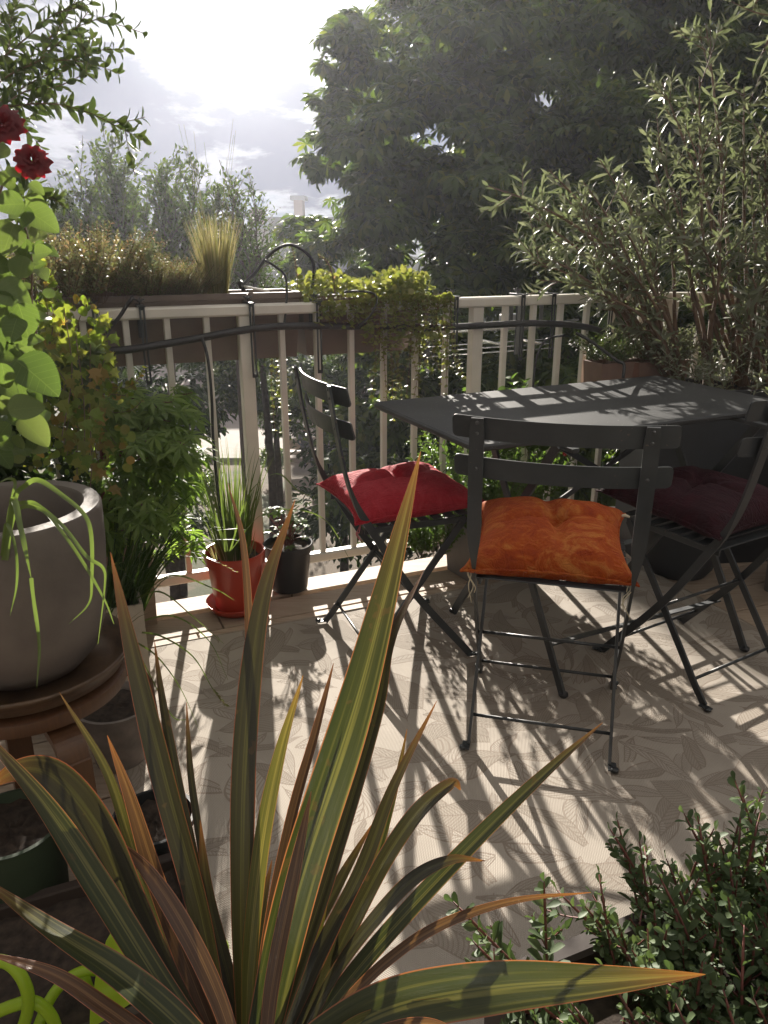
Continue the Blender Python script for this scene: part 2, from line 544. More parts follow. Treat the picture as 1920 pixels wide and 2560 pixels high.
# ------------------------------------------------------------------ outdoor rug
def rug_mat():
    t = NT('woven_rug')
    co = t.mp((1, 1, 1), (0, 0, -PH))
    nd = t.n('ShaderNodeTexNoise'); nd.inputs['Scale'].default_value = 2.2; nd.inputs['Detail'].default_value = 2
    t.l(co, nd.inputs['Vector'])
    sub = t.n('ShaderNodeVectorMath', operation='SUBTRACT'); t.l(nd.outputs['Color'], sub.inputs[0]); sub.inputs[1].default_value = (.5, .5, .5)
    scl = t.n('ShaderNodeVectorMath', operation='SCALE'); t.l(sub.outputs[0], scl.inputs[0]); scl.inputs['Scale'].default_value = .34
    add = t.n('ShaderNodeVectorMath', operation='ADD'); t.l(co, add.inputs[0]); t.l(scl.outputs[0], add.inputs[1])
    flat = t.n('ShaderNodeVectorMath', operation='MULTIPLY'); t.l(add.outputs[0], flat.inputs[0]); flat.inputs[1].default_value = (1.0, 1.0, 0.0)
    def leaf_layer(scale, off, L, W, fr):
        ad = t.n('ShaderNodeVectorMath', operation='ADD'); t.l(flat.outputs[0], ad.inputs[0]); ad.inputs[1].default_value = off
        vo = t.n('ShaderNodeTexVoronoi'); vo.inputs['Scale'].default_value = scale; vo.inputs['Randomness'].default_value = .55; t.l(ad.outputs[0], vo.inputs['Vector'])
        sc_ = t.n('ShaderNodeSeparateColor'); t.l(vo.outputs['Color'], sc_.inputs[0])
        an = t.math('MULTIPLY', sc_.outputs[0], 6.283)
        sb = t.n('ShaderNodeVectorMath', operation='SUBTRACT'); t.l(ad.outputs[0], sb.inputs[0]); t.l(vo.outputs['Position'], sb.inputs[1])
        sx = t.n('ShaderNodeSeparateXYZ'); t.l(sb.outputs[0], sx.inputs[0])
        ca = t.math('COSINE', an); sa = t.math('SINE', an)
        u = t.math('ADD', t.math('MULTIPLY', sx.outputs[0], ca), t.math('MULTIPLY', sx.outputs[1], sa))
        v = t.math('SUBTRACT', t.math('MULTIPLY', sx.outputs[1], ca), t.math('MULTIPLY', sx.outputs[0], sa))
        v = t.math('ADD', v, t.math('MULTIPLY', t.math('MULTIPLY', u, u), 1.6))          # curved midrib
        av = t.math('ABSOLUTE', v)
        un = t.math('DIVIDE', u, L)
        hw = t.math('MULTIPLY', t.math('SUBTRACT', 1.0, t.math('MULTIPLY', un, un)), t.math('MULTIPLY_ADD', sc_.outputs[1], W * .9, W * .45))
        dd = t.math('SUBTRACT', hw, av)                                                    # > 0 inside the leaf
        inside = t.math('GREATER_THAN', dd, 0.0)
        rim = t.math('LESS_THAN', t.math('ABSOLUTE', dd), .0016)
        ph = t.math('SINE', t.math('MULTIPLY', t.math('SUBTRACT', t.math('MULTIPLY', u, t.math('MULTIPLY_ADD', sc_.outputs[2], .8, .35)), av), fr))
        vein = t.math('MULTIPLY', t.math('GREATER_THAN', ph, .55), inside)
        mid = t.math('MULTIPLY', t.math('LESS_THAN', av, .0014), t.math('LESS_THAN', t.math('ABSOLUTE', un), 1.15))
        return inside, t.math('MAXIMUM', t.math('MAXIMUM', rim, mid), t.math('MULTIPLY', vein, .8)), sc_.outputs[1]
    i1, p1, r1 = leaf_layer(4.3, (0, 0, 0), .125, .050, 620.0)
    i2, p2, r2 = leaf_layer(6.0, (3.37, 1.71, 0), .10, .022, 800.0)
    i3, p3, r3 = leaf_layer(7.5, (7.1, 5.3, 0), .07, .026, 1000.0)
    pat = t.math('MAXIMUM', p1, t.math('MULTIPLY', t.math('SUBTRACT', 1.0, i1), t.math('MAXIMUM', p2, t.math('MULTIPLY', t.math('SUBTRACT', 1.0, i2), p3))))
    tone = t.math('MAXIMUM', t.math('MULTIPLY', i1, r1), t.math('MULTIPLY', i2, t.math('SUBTRACT', 1.0, i1)))
    # woven threads
    fx = t.n('ShaderNodeSeparateXYZ'); t.l(co, fx.inputs[0])
    w1 = t.math('SINE', t.math('MULTIPLY', fx.outputs[0], 1500.0)); w2 = t.math('SINE', t.math('MULTIPLY', fx.outputs[1], 900.0))
    wv = t.math('MULTIPLY', w1, w2)
    base = t.mix(t.math('GREATER_THAN', tone, .5), (.46, .41, .35), (.37, .325, .27))
    col = t.mix(t.math('MULTIPLY', pat, .8), base, (.27, .215, .17))
    col = t.mix(t.math('MULTIPLY_ADD', wv, .13, .13), col, (.24, .20, .17))
    dirt = t.noise(3.0, 5, .6)
    col = t.mix(t.ramp(dirt, [(.42, (0, 0, 0)), (.70, (.55, .55, .55))]), col, (.27, .235, .195))
    b1 = t.bump(t.math('SUBTRACT', 1.0, pat), 1.0, .004)
    b2 = t.n('ShaderNodeBump'); b2.inputs['Strength'].default_value = .45; b2.inputs['Distance'].default_value = .0012
    t.l(wv, b2.inputs['Height']); t.l(b1, b2.inputs['Normal'])
    return t.done(t.pbr(col, .8, 0, b2.outputs['Normal'], spec=.25))
M['rug'] = rug_mat()
S0, S1, D0, D1 = -1.10, .927, -3.25, -.353
nx, ny = 90, 130
V = []; 
for j in range(ny + 1):
    for i in range(nx + 1):
        s_ = S0 + (S1 - S0) * i / nx; d_ = D0 + (D1 - D0) * j / ny
        z = .006 + .0015 * math.sin(s_ * 7 + 2 * math.sin(d_ * 3)) * math.sin(d_ * 5.3 + 1)
        V.append(R(s_, d_, z))
mb = MB()
F = []
for j in range(ny):
    for i in range(nx):
        a = j * (nx + 1) + i; F.append((a, a + 1, a + nx + 2, a + nx + 1))
mb.add(V, F, True)
rug = mb.build('outdoor_rug', M['rug'])
# hem band round the rug
tag(rug, 'large beige woven outdoor rug with embossed leaf pattern on the deck', 'rug')
mb = MB()
for (s0, d0, s1, d1) in ((S0, D1, S1, D1), (S1, D1, S1, D0), (S0, D0, S0, D1), (S0, D0, S1, D0)):
    mb.tube([R(s0, d0, .005), R(s1, d1, .005)], .004, 6)
mb.build('hem', mat_plain('rug_hem', (.36, .30, .24), .8), rug)

# ------------------------------------------------------------------ railing
RT = 1.027
rail = empty('balcony_railing', R(0, 0, 0), 0, 'beige painted metal railing with upright bars round the balcony', 'railing')
def child(o, root):
    o.parent = root; o.matrix_parent_inverse = root.matrix_basis.inverted()
    return o
def rail_sweep(z, hw, hh, s0, s1, rad=.006):
    mb = MB()
    sec = [(-hh + rad, -hw), (hh - rad, -hw), (hh, -hw + rad), (hh, hw - rad), (hh - rad, hw), (-hh + rad, hw), (-hh, hw - rad), (-hh, -hw + rad)]
    pts = [RP(s0, z), RP(SB - .04, z), RP(SB, z), RP(SB + .04, z), RP(s1, z)]
    mb.tube(pts, 1, sect=lambda i: sec, ref=(0, 0, 1), smooth=False)
    return mb
child(rail_sweep(RT - .018, .030, .018, -2.4, 3.6).build('top_rail', M['rail']), rail)
child(rail_sweep(.075, .020, .018, -2.4, 3.6).build('bottom_rail', M['rail']), rail)
SP0, SPG = -.5128, .1277
for k in range(-14, 31):
    s = SP0 + SPG * k
    mb = MB()
    big = (k % 7 == 0)
    if big:
        mb.box((0, 0, (RT - .036 - .10) / 2 - .02), (.046, .040, RT - .036 + .10 + .04), RM(s), .003)
        child(mb.build('post', M['rail']), rail)
    else:
        mb.box((0, 0, (.093 + RT - .036) / 2), (.020, .024, RT - .036 - .093), RM(s), .002)
        child(mb.build('baluster', M['rail']), rail)
# ------------------------------------------------------------------ folding bistro chairs
def lerp_tab(tab, x):
    for (a, va), (b, vb) in zip(tab, tab[1:]):
        if x <= b: return va + (vb - va) * max(0, min(1, (x - a) / (b - a)))
    return tab[-1][1]

BARP = [(.185, 0.004), (.160, .035), (.0, .235), (-.115, .42), (-.19, .56), (-.228, .72), (-.250, .868)]
def bar_y(z):
    return lerp_tab([(q[1], q[0]) for q in BARP], z)
def make_chair():
    root = empty('folding_chair')
    bm_ = M['black_metal']
    for sx in (-1, 1):
        mb = MB()
        pts = bez([(sx * (.188 - .012 * z), y, z) for (y, z) in BARP], 30)
        def sect(i):
            z = pts[i].z
            f = max(0, min(1, (z - .47) / .13)); f = f * f * (3 - 2 * f)
            tx = .0035 * (1 - f) + .016 * f      # half size across the chair
            ty = .011 * (1 - f) + .003 * f       # half size front to back
            if z > .86: tx *= .8
            return [(-tx, -ty), (tx, -ty), (tx, ty), (-tx, ty)]
        mb.tube(pts, 1, sect=sect, ref=(1, 0, 0), smooth=False)
        mb.build('back_upright', bm_, root)
    for sx in (-1, 1):
        mb = MB()
        pts = [Vector((sx * .174, .150, .445)), Vector((sx * .174, -.150, .04)), Vector((sx * .174, -.182, .004))]
        sec = [(-.0035, -.010), (.0035, -.010), (.0035, .010), (-.0035, .010)]
        mb.tube(pts, 1, sect=lambda i: sec, ref=(1, 0, 0), smooth=False)
        mb.build('leg', bm_, root)
    # feet: bent tabs with a round pad
    for sx in (-1, 1):
        for (y, dy) in ((.192, 1), (-.190, -1)):
            mb = MB()
            x = sx * (.188 if dy > 0 else .174)
            mb.box((x + sx * .006, y, .005), (.020, .034, .004), None, .001)
            mb.lathe([(0, .010), (.009, .010), (.010, .004), (0, .003)], (x + sx * .012, y + dy * .012, 0), 10)
            mb.build('foot', bm_, root)
    # rods across
    def rod(name, y, z, hw, r=.0045):
        mb = MB(); mb.tube([(-hw, y, z), (hw, y, z)], r, 8); mb.build(name, bm_, root)
    rod('stretcher', 0.0, .232, .186); rod('stretcher', .140, .062, .186); rod('stretcher', -.135, .062, .172)
    # bolts at the crossing
    # seat: steel slats on a frame
    mb = MB()
    for i in range(8):
        y = -.135 + i * .041
        mb.box((0, y, .456 + .010 * i / 7), (.355, .030, .0035), None, .0012)
    for sx in (-1, 1):
        mb.box((sx * .168, .005, .448), (.006, .315, .018), None, .001)
    mb.build('seat', bm_, root)
    # backrest slats, bowed backwards
    for (z0, z1, hx) in ((.818, .868, .236), (.728, .777, .231)):
        mb = MB(); V = []
        ex = [0, .0006, .002, .004, .007, .011]
        xs_ = [-hx + e for e in ex] + [-hx + .011 + (2 * hx - .022) * i / 24 for i in range(1, 24)] + [hx - e for e in reversed(ex)]
        n = len(xs_) - 1
        for x in xs_:
            yb = bar_y((z0 + z1) / 2) + .010 - .030 * (1 - (x / .19) ** 2) + .006
            for j, (z, dy) in enumerate(((z0, 0), (z1, 0), (z1, .0035), (z0, .0035))):
                # rounded ends
                rr = .011
                e = hx - abs(x)
                cut = 0
                if e < rr: cut = rr - math.sqrt(max(0, rr * rr - (rr - e) ** 2))
                zz = z + (cut if z == z0 else -cut)
                V.append((x, yb + dy + (bar_y(z) - bar_y((z0 + z1) / 2)), zz))
        F = []
        for i in range(n):
            a = 4 * i
            for j in range(4):
                F.append((a + j, a + (j + 1) % 4, a + 4 + (j + 1) % 4, a + 4 + j))
        F.append((0, 3, 2, 1)); F.append((4 * n, 4 * n + 1, 4 * n + 2, 4 * n + 3))
        mb.add(V, F, False)
        mb.build('backrest_slat', bm_, root)
    # screws on the uprights
    for sx in (-1, 1):
        for z in (.858, .834, .753):
            mb = MB()
            y = bar_y(z) - .006
            mb.tube([(sx * .178, y + .003, z), (sx * .178, y, z + .0004)], .0042, 10)
            mb.build('screw', M['screw'], root)
    return root
M['screw'] = mat_plain('screw_metal', (.09, .09, .09), .3, .6, bump=.05)

chair = make_chair()
chair.location = (.430, 1.796, .008); chair.rotation_euler = (0, 0, math.radians(-14))
tag(chair, 'black folding metal chair seen from behind with an orange velvet cushion', 'chair', 'folding chairs round the table')
c2 = copy_tree(chair); c2.location = (.0305, 2.232, .008); c2.rotation_euler = (0, 0, math.radians(-70))
tag(c2, 'black folding metal chair side-on by the railing with a bright red cushion', 'chair', 'folding chairs round the table')
c3 = copy_tree(chair); c3.location = (.945, 2.08, .008); c3.rotation_euler = (0, 0, math.radians(31))
tag(c3, 'black folding metal chair in the shade with a dark maroon cushion', 'chair', 'folding chairs round the table')

# ------------------------------------------------------------------ tufted velvet cushions
def velvet(name, c1, c2, c3):
    t = NT(name)
    n = t.noise(13, 7, .72, t.mp((1, 1.8, 1)), 1.4)
    f = t.noise(160, 3, .6, t.mp((3, 1, 1)))
    c = t.ramp(n, [(.36, c1), (.50, c2), (.62, c3)])
    c = t.mix(t.math('MULTIPLY', f, .35), c, tuple(x * .55 for x in c2))
    cr = t.noise(26, 2, .5, t.mp((1, .35, 1)), 2.5)
    nr = t.bump(t.math('ADD', t.math('ADD', t.math('MULTIPLY', n, 1.2), t.math('MULTIPLY', t.math('ABSOLUTE', t.math('SUBTRACT', cr, .5)), 5.0)), t.math('MULTIPLY', f, .7)), .75, .004)
    return t.done(t.pbr(c, .75, 0, nr, spec=.2, sheen=(.6, tuple(min(1, x * 1.7 + .05) for x in c2))))
def cushion(name, mat, loc, rz, label, seed, w=.200, d=.200, th=.042, tilt=0.0, tuft=(0.0, 0.0)):
    r = np.random.default_rng(seed)
    n = 72
    root = empty(name, loc, rz, label, 'cushion')
    V = []; 
    fold = r.uniform(0, 6.28, 12)
    for side in (1, -1):
        for j in range(n + 1):
            for i in range(n + 1):
                u = -1 + 2 * i / n; v = -1 + 2 * j / n
                # pillow outline: sides drawn in, corners pointed
                k = .075
                x = u * (w - k * w * (1 - u * u * 0) * (1 - v ** 2) * .8 + .018 * (abs(u * v)) ** 4)
                y = v * (d - k * d * (1 - u ** 2) * .8 + .018 * (abs(u * v)) ** 4)
                e = (1 - abs(u) ** 3.2) * (1 - abs(v) ** 3.2)
                h = th * max(0, e) ** .42
                du, dv = u - tuft[0], v - tuft[1]
                rr = math.hypot(du, dv); a = math.atan2(dv, du)
                h *= 1 - .78 * math.exp(-(rr / .15) ** 2)
                # four radiating creases from the tuft
                cre = 0
                for kx, (aa, ww) in enumerate(((fold[0] * .1 + .05, .10), (1.62 + fold[1] * .06, .11), (3.2 + fold[2] * .06, .10), (4.65 + fold[3] * .05, .11), (.85, .05), (2.3, .05), (3.95, .05), (5.5, .05))):
                    da = (a - aa + PI) % (2 * PI) - PI
                    cre += math.exp(-(da * max(rr, .15) / ww) ** 2) * math.exp(-(rr / (.75 if kx < 4 else .35)) ** 2) * (1 if kx < 4 else .6)
                h *= 1 - .42 * min(1, cre)
                # puckers at the seam
                ed = min(1 - abs(u), 1 - abs(v))
                wob = math.sin((u * 21 if abs(v) > abs(u) else v * 21) + fold[4]) * .0022 * math.exp(-ed / .12)
                h += (wob + .0035 * math.sin(u * 5.1 + fold[5]) * math.sin(v * 4.3 + fold[6]) + .0015 * math.sin(u * 13 + v * 7 + fold[7])) * (1 if e > 0 else 0) * min(1, ed * 8)
                V.append((x, y, side * h * (1 if side > 0 else .62)))
    F = []; N1 = (n + 1) ** 2
    for j in range(n):
        for i in range(n):
            a = j * (n + 1) + i
            F.append((a, a + 1, a + n + 2, a + n + 1)); F.append((N1 + a, N1 + a + n + 1, N1 + a + n + 2, N1 + a + 1))
    # weld the seam
    key = {}; remap = []; V2 = []
    for p in V:
        q = (round(p[0], 5), round(p[1], 5), round(p[2], 5))
        if q not in key: key[q] = len(V2); V2.append(p)
        remap.append(key[q])
    F = [tuple(remap[i] for i in f) for f in F]
    F = [f for f in F if len(set(f)) == 4]
    R2 = Matrix.Rotation(tilt, 4, 'X')
    mb = MB(); mb.add(V2, F, True, R2); mb.build('cover', mat, root)
    # seam piping
    ring = []
    for q in range(4):
        for i in range(n):
            t_ = -1 + 2 * i / n
            u, v = ((t_, -1), (1, t_), (-t_, 1), (-1, -t_))[q]
            k = .075
            x = u * (w - k * w * (1 - v ** 2) * .8 + .018 * (abs(u * v)) ** 4) * 1.006
            y = v * (d - k * d * (1 - u ** 2) * .8 + .018 * (abs(u * v)) ** 4) * 1.006
            ring.append(R2 @ Vector((x, y, .001 * math.sin(i * .9))))
    ring.append(ring[0])
    mb = MB(); mb.tube(ring, .0030, 6, caps=False); mb.build('piping', mat, root)
    return root
M['orange'] = velvet('orange_velvet', (.27, .030, .005), (.42, .075, .009), (.56, .20, .045))
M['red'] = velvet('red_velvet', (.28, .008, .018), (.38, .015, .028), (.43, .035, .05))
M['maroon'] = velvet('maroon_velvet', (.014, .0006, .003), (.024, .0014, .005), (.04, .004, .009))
cu1 = cushion('seat_cushion', M['orange'], (.424, 1.838, .503), math.radians(-12), 'orange velvet tufted cushion on the chair seen from behind', 3, .184, .190, .078, math.radians(4), (.05, .12))
cu2 = cushion('seat_cushion', M['red'], (.045, 2.240, .498), math.radians(-70), 'bright red tufted cushion on the chair by the railing', 5, .182, .186, .066, math.radians(2), (-.05, .1))
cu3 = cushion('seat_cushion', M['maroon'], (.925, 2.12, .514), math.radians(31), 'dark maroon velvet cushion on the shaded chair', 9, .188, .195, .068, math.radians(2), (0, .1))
# cotton ties hanging from the cushion corners
M['cord'] = mat_plain('cotton_cord', (.62, .55, .40), .9, bump=.6, bscale=400)
M['redcord'] = mat_plain('red_cord', (.42, .12, .14), .9, bump=.6, bscale=400)
def tie(parent, root_rz, base, mat, L, seed, knot=True):
    r = np.random.default_rng(seed)
    for q in range(3):
        mb = MB()
        b = Vector(base)
        pts = [b, b + Vector((r.uniform(-.012, .012), -.008, -.02)), b + Vector((r.uniform(-.02, .02), -.012 + r.uniform(-.008, .008), -L * .5)), b + Vector((r.uniform(-.018, .018), -.008 + r.uniform(-.01, .01), -L * (.7 + .3 * q / 2)))]
        mb.tube(bez(pts, 12), .0013, 5)
        mb.build('tie_cord', mat, parent)
tie(cu1, 0, (-.186, -.180, -.012), M['cord'], .09, 1); tie(cu1, 0, (.186, -.186, -.012), M['cord'], .09, 2)
tie(cu2, 0, (.184, -.184, -.012), M['redcord'], .05, 4)
mb = MB(); mb.tube([(.180, .182, .012), (.200, .180, .020), (.212, .176, .017)], [.004, .005, .003], 6); mb.build('tie_end', M['cord'], cu1)

# ------------------------------------------------------------------ folding table
TA = math.atan2(.516, 1.081)
TC = Vector((.635, 2.405, 0))
table = empty('folding_table', TC, TA, 'long black metal folding table striped with the shadows of the railing', 'table')
TL, TW, TZ = 1.198, .62, .745
mb = MB()
# top with a rolled edge and rounded corners
def rrect(hx, hy, r, n=6):
    out = []
    for (cx, cy, a0) in ((hx - r, hy - r, 0), (-hx + r, hy - r, 90), (-hx + r, -hy + r, 180), (hx - r, -hy + r, 270)):
        for k in range(n + 1):
            a = math.radians(a0 + 90 * k / n); out.append((cx + r * math.cos(a), cy + r * math.sin(a)))
    return out
layers = []
for (ins, z) in ((.006, TZ - .0012), (.0, TZ - .006), (.0, TZ - .014), (.004, TZ - .019), (.012, TZ - .019), (.014, TZ - .006)):
    layers.append([(x, y, z) for (x, y) in rrect(TL / 2 - ins, TW / 2 - ins, .022)])
n = len(layers[0]); V = [p for L in layers for p in L]
F = [tuple(range(n))]
for a in range(len(layers) - 1):
    for k in range(n):
        F.append((a * n + k, (a + 1) * n + k, (a + 1) * n + (k + 1) % n, a * n + (k + 1) % n))
F.append(tuple((len(layers) - 1) * n + k for k in range(n))[::-1])
mb.add(V, F, False); mb.build('tabletop', M['table_metal'], table)
bm_ = M['black_metal']
def flat(name, a, b, wid, th, ref=(1, 0, 0), parent=table):
    mb = MB(); sec = [(-th / 2, -wid / 2), (th / 2, -wid / 2), (th / 2, wid / 2), (-th / 2, wid / 2)]
    mb.tube([a, b], 1, sect=lambda i: sec, ref=ref, smooth=False)
    return mb.build(name, bm_, parent)
def tl(px, py):   # world xy -> table local
    v = Matrix.Rotation(-TA, 3, 'Z') @ (Vector((px, py, 0)) - TC); return v.x, v.y
xs = []
for (N_, F_, off) in (((.523, 1.903), (.240, 2.394), 0), ((1.152, 2.162), (.869, 2.653), 1)):
    nx_, ny_ = tl(*N_); fx_, fy_ = tl(*F_)
    x0 = (nx_ + fx_) / 2
    dx = .016 * (-1 if off == 0 else 1)
    y0 = ny_; y1 = fy_
    for (ya, yb, xo) in ((y0, y0 + .80 * (y1 - y0), 0), (y1, y1 - .86 * (y1 - y0), dx)):
        # leg with a bent foot
        mb = MB(); sec = [(-.004, -.013), (.004, -.013), (.004, .013), (-.004, .013)]
        dirn = 1 if yb > ya else -1
        pts = [Vector((x0 + xo, ya - dirn * .010, .010)), Vector((x0 + xo, ya + dirn * .012, .045)), Vector((x0 + xo, yb, TZ - .022))]
        mb.tube(pts, 1, sect=lambda i: sec, ref=(1, 0, 0), smooth=False)
        lg = mb.build('leg', bm_, table)
        mb = MB(); mb.lathe([(0, .014), (.013, .013), (.014, .006), (.010, .0005), (0, .0005)], (x0 + xo, ya - dirn * .012, .008), 14)
        mb.build('foot', M['black_plastic'], lg)
    xs.append((x0, dx, y0, y1))
    mb = MB(); mb.box((x0, (y0 + y1) / 2, TZ - .026), (.022, TW - .10, .012), None, .001); mb.build('top_bracket', bm_, table)
(xa, dxa, y0, y1), (xb, dxb, _, _) = xs
def yz(ya, yb, f): return ya + (yb - ya) * f, .008 + (TZ - .03) * f
ye, ze = yz(y0, y0 + .80 * (y1 - y0), .17); flat('stretcher', (xa + .005, ye, ze), (xb - .005, ye, ze), .034, .004, (0, .3, 1))
ye, ze = yz(y1, y1 - .86 * (y1 - y0), .30); flat('stretcher', (xa, ye, ze), (xb, ye, ze), .022, .004, (0, -.3, 1))
flat('brace', (xa + .04, y0 + .42 * (y1 - y0), TZ - .03), (xb - .02, y0 + .55 * (y1 - y0), .36), .018, .004, (0, 1, 0))
flat('brace', (xb - .04, y0 + .50 * (y1 - y0), TZ - .03), (xa + .02, y0 + .60 * (y1 - y0), .36), .018, .004, (0, 1, 0))
# ------------------------------------------------------------------ things clipped to the railing
M['hose'] = mat_plain('black_hose', (.022, .022, .024), .5, var=.15, bump=.2, bscale=120)
def window_box(s0, s1, zt, h, dep, label, d0=.055, seed=0):
    L = s1 - s0
    root = empty('window_box', R(s0, d0, zt - h), PH, label, 'planter')
    mb = MB(); wl = .006
    # tapered trough, open at the top
    def ring(ins, z): return [(ins, ins, z), (L - ins, ins, z), (L - ins, dep - ins, z), (ins, dep - ins, z)]
    Ls = [ring(.014, 0), ring(.0, h - .022), ring(-.006, h - .020), ring(-.006, h), ring(.006, h), ring(.010, h - .02), ring(.022, .01)]
    V = [p for l in Ls for p in l]; F = [(3, 2, 1, 0)]
    for a in range(len(Ls) - 1):
        for k in range(4): F.append((a * 4 + k, a * 4 + (k + 1) % 4, (a + 1) * 4 + (k + 1) % 4, (a + 1) * 4 + k))
    F.append(tuple((len(Ls) - 1) * 4 + k for k in range(4)))
    mb.add(V, F); mb.build('box_body', M['planter_brown'], root)
    mb = MB(); n = 24; V = []; F = []
    for i in range(n + 1):
        for j in range(5):
            V.append((.012 + (L - .024) * i / n, .012 + (dep - .024) * j / 4, h - .022 + rng.uniform(-.006, .006)))
    for i in range(n):
        for j in range(4): a = i * 5 + j; F.append((a, a + 5, a + 6, a + 1))
    mb.add(V, F, True); mb.build('soil', M['soil'], root)
    return root
wb1 = window_box(-1.42, -.30, 1.060, .225, .19, 'long brown plastic window box holding dry sedum and feather grass', .05)
wb2 = window_box(-.29, .14, 1.035, .20, .19, 'brown window box hidden under yellow green creeping jenny', .05)

def clamp(s, label, top=.012, inside=.23, grp='clamps that hook boxes over the railing', d=.0):
    root = empty('railing_clamp', RP(s, RT), PH if s <= SB else PH2, label, 'clamp', grp)
    mb = MB()
    mb.box((0, .0, .006 + top * 0), (.022, .10, .005), None, .001)          # over the rail
    mb.box((-.006, -.037, -.005 - inside / 2), (.006, .005, inside), None, .001)   # slotted drop strips
    mb.box((.006, -.037, -.005 - inside / 2), (.006, .005, inside), None, .001)
    mb.box((0, -.037, -.005 - inside), (.018, .005, .012), None, .001); mb.box((0, -.037, .0), (.018, .005, .012), None, .001)
    mb.box((0, .046, -.05), (.018, .004, .10), None, .001)
    mb.build('hook', M['black_metal'], root)
    mb = MB()
    mb.tube([(0, .01, .008), (0, .01, .030)], .003, 8)
    mb.lathe([(0, .022), (.009, .022), (.010, .017), (0, .016)], (0, .01, 0), 10)
    mb.tube([(-.016, .01, .024), (0, .01, .021), (.016, .01, .024)], .003, 6)
    mb.build('wing_nut', M['screw'], root)
    return root
CL = [(-.985, 'black clamp on the railing among the ivy, leftmost of all'), (-.845, 'black clamp over the rail where the hose crosses it, left of the feather grass'),
      (-.494, 'black slotted clamp over the rail just right of the feather grass'), (-.26, 'black clamp half covered by creeping jenny leaves'),
      (.275, 'black clamp over bare rail, first to the right of the hanging vines'), (.565, 'black clamp with a tilted bolt above the drying rack'),
      (.705, 'black clamp over the rail just left of the grey leaved shrub'), (.985, 'black clamp seen between the shrub branches')]
for s, lab in CL: clamp(s, lab)

# black insulated irrigation pipe strung along the inside of the bars
pipe = empty('irrigation_pipe', R(-1, -.03, .9), 0, 'thick black irrigation pipe strung along the inside of the railing', 'hose')
pts = [PR(x, y, -.032) for x, y in ((60, 890), (140, 882), (220, 878), (312, 875), (405, 861), (500, 845), (579, 830), (650, 820), (723, 815), (840, 815), (960, 817), (1099, 819), (1220, 813), (1330, 808), (1434, 813), (1498, 826), (1540, 845), (1590, 880), (1620, 920))]
mb = MB(); mb.tube(bez(pts, 80), .0125, 10); child(mb.build('pipe', M['hose'], None), pipe)
def thin_hose(name, pts, r, label, par=None, n=50):
    mb = MB(); mb.tube(bez(pts, n), r, 8)
    o = mb.build(name, M['hose'])
    tag(o, label, 'hose'); return o
TJ = .02
# drip hose arching above the planters
arc = empty('drip_hose', R(-.4, .1, 1.05), 0, 'black drip hose looping in an arc above the window boxes', 'hose')
def cpx(l, t): return [P(x, y, t) for x, y in l]
mb = MB(); mb.tube(bez(cpx([(605, 715), (640, 680), (662, 650), (690, 624), (715, 613), (735, 614), (760, 628), (780, 650), (784, 690), (780, 730), (788, 765)], 2.72), 60), .0055, 8)
child(mb.build('arched_hose', M['hose']), arc)
mb = MB(); mb.tube(bez(cpx([(662, 650), (690, 668), (712, 688), (717, 720), (716, 755), (712, 800), (708, 820)], 2.62), 40), .0042, 8)
child(mb.build('branch_hose', M['hose']), arc)
mb = MB(); mb.tube([P(598, 706, 2.72), P(612, 722, 2.72)], .012, 10); child(mb.build('hose_connector', M['black_plastic']), arc)
thin_hose('drip_hose', cpx([(334, 742), (318, 762), (300, 790), (280, 815), (262, 840), (236, 876)], 2.34), .0062, 'thin black hose slanting down over the rail at the left clamp')
thin_hose('drip_hose', cpx([(505, 845), (516, 880), (524, 930), (530, 1010), (533, 1100), (545, 1230), (560, 1330)], 2.50), .0048, 'thin black hose hanging straight down behind the red pot')
thin_hose('drip_hose', cpx([(1440, 832), (1480, 855), (1520, 885), (1545, 903), (1560, 912), (1558, 945)], 2.84), .006, 'thin black hose drooping to the brown pot right of the vines')
thin_hose('drip_hose', cpx([(860, 730), (900, 728), (935, 735), (942, 755), (925, 790), (895, 815)], 2.66), .0038, 'fine black hose curling out of the creeping jenny')
thin_hose('drip_hose', cpx([(1330, 1000), (1340, 900), (1365, 850), (1410, 838)], 2.86), .004, 'fine black hose dropping behind the table from the thick pipe')

# solar irrigation controller lying on the left box
root = empty('solar_panel', P(640, 722, 2.72), PH, 'small flat solar lamp glinting on the rim of the window box', 'lamp')
mb = MB(); mb.box((0, 0, 0), (.085, .06, .008), Matrix.Rotation(math.radians(12), 4, 'Y'), .002); mb.build('panel', mat_plain('white_plastic', (.75, .74, .70), .25, bump=.02), root)
mb = MB(); mb.tube([(-.03, 0, -.004), (-.032, 0, -.05)], .004, 8); mb.build('spike', M['black_plastic'], root)

# ------------------------------------------------------------------ drying rack hung outside the railing
M['wire'] = mat_plain('steel_wire', (.62, .63, .64), .22, .9, bump=.03)
rack = empty('drying_rack', R(.55, .12, .86), 0, 'steel wire drying rack hung outside the railing behind the table', 'drying rack')
mb = MB()
for k in range(6):
    d_ = .10 + .075 * k
    mb.tube([R(.20, d_, .90 - .012 * k), R(.90, d_, .90 - .012 * k)], .0022, 6)
child(mb.build('drying_wire', M['wire']), rack)
mb = MB()
for k in range(3):
    mb.tube([R(.24, .12 + .05 * k, .795 + .012 * k), R(.86, .12 + .05 * k, .80 + .012 * k)], .0022, 6)
child(mb.build('lower_wire', M['wire']), rack)
for s in (.20, .90):
    mb = MB(); mb.tube([R(s, .06, .92), R(s, .52, .83)], .006, 8); child(mb.build('side_arm', M['black_metal']), rack)
for s in (.205, .62):
    mb = MB(); mb.box((0, 0, 0), (.03, .012, .22), Matrix.Translation(R(s, .07, .90)) @ Matrix.Rotation(PH, 4, 'Z'), .002); child(mb.build('hanging_bracket', M['black_metal']), rack)
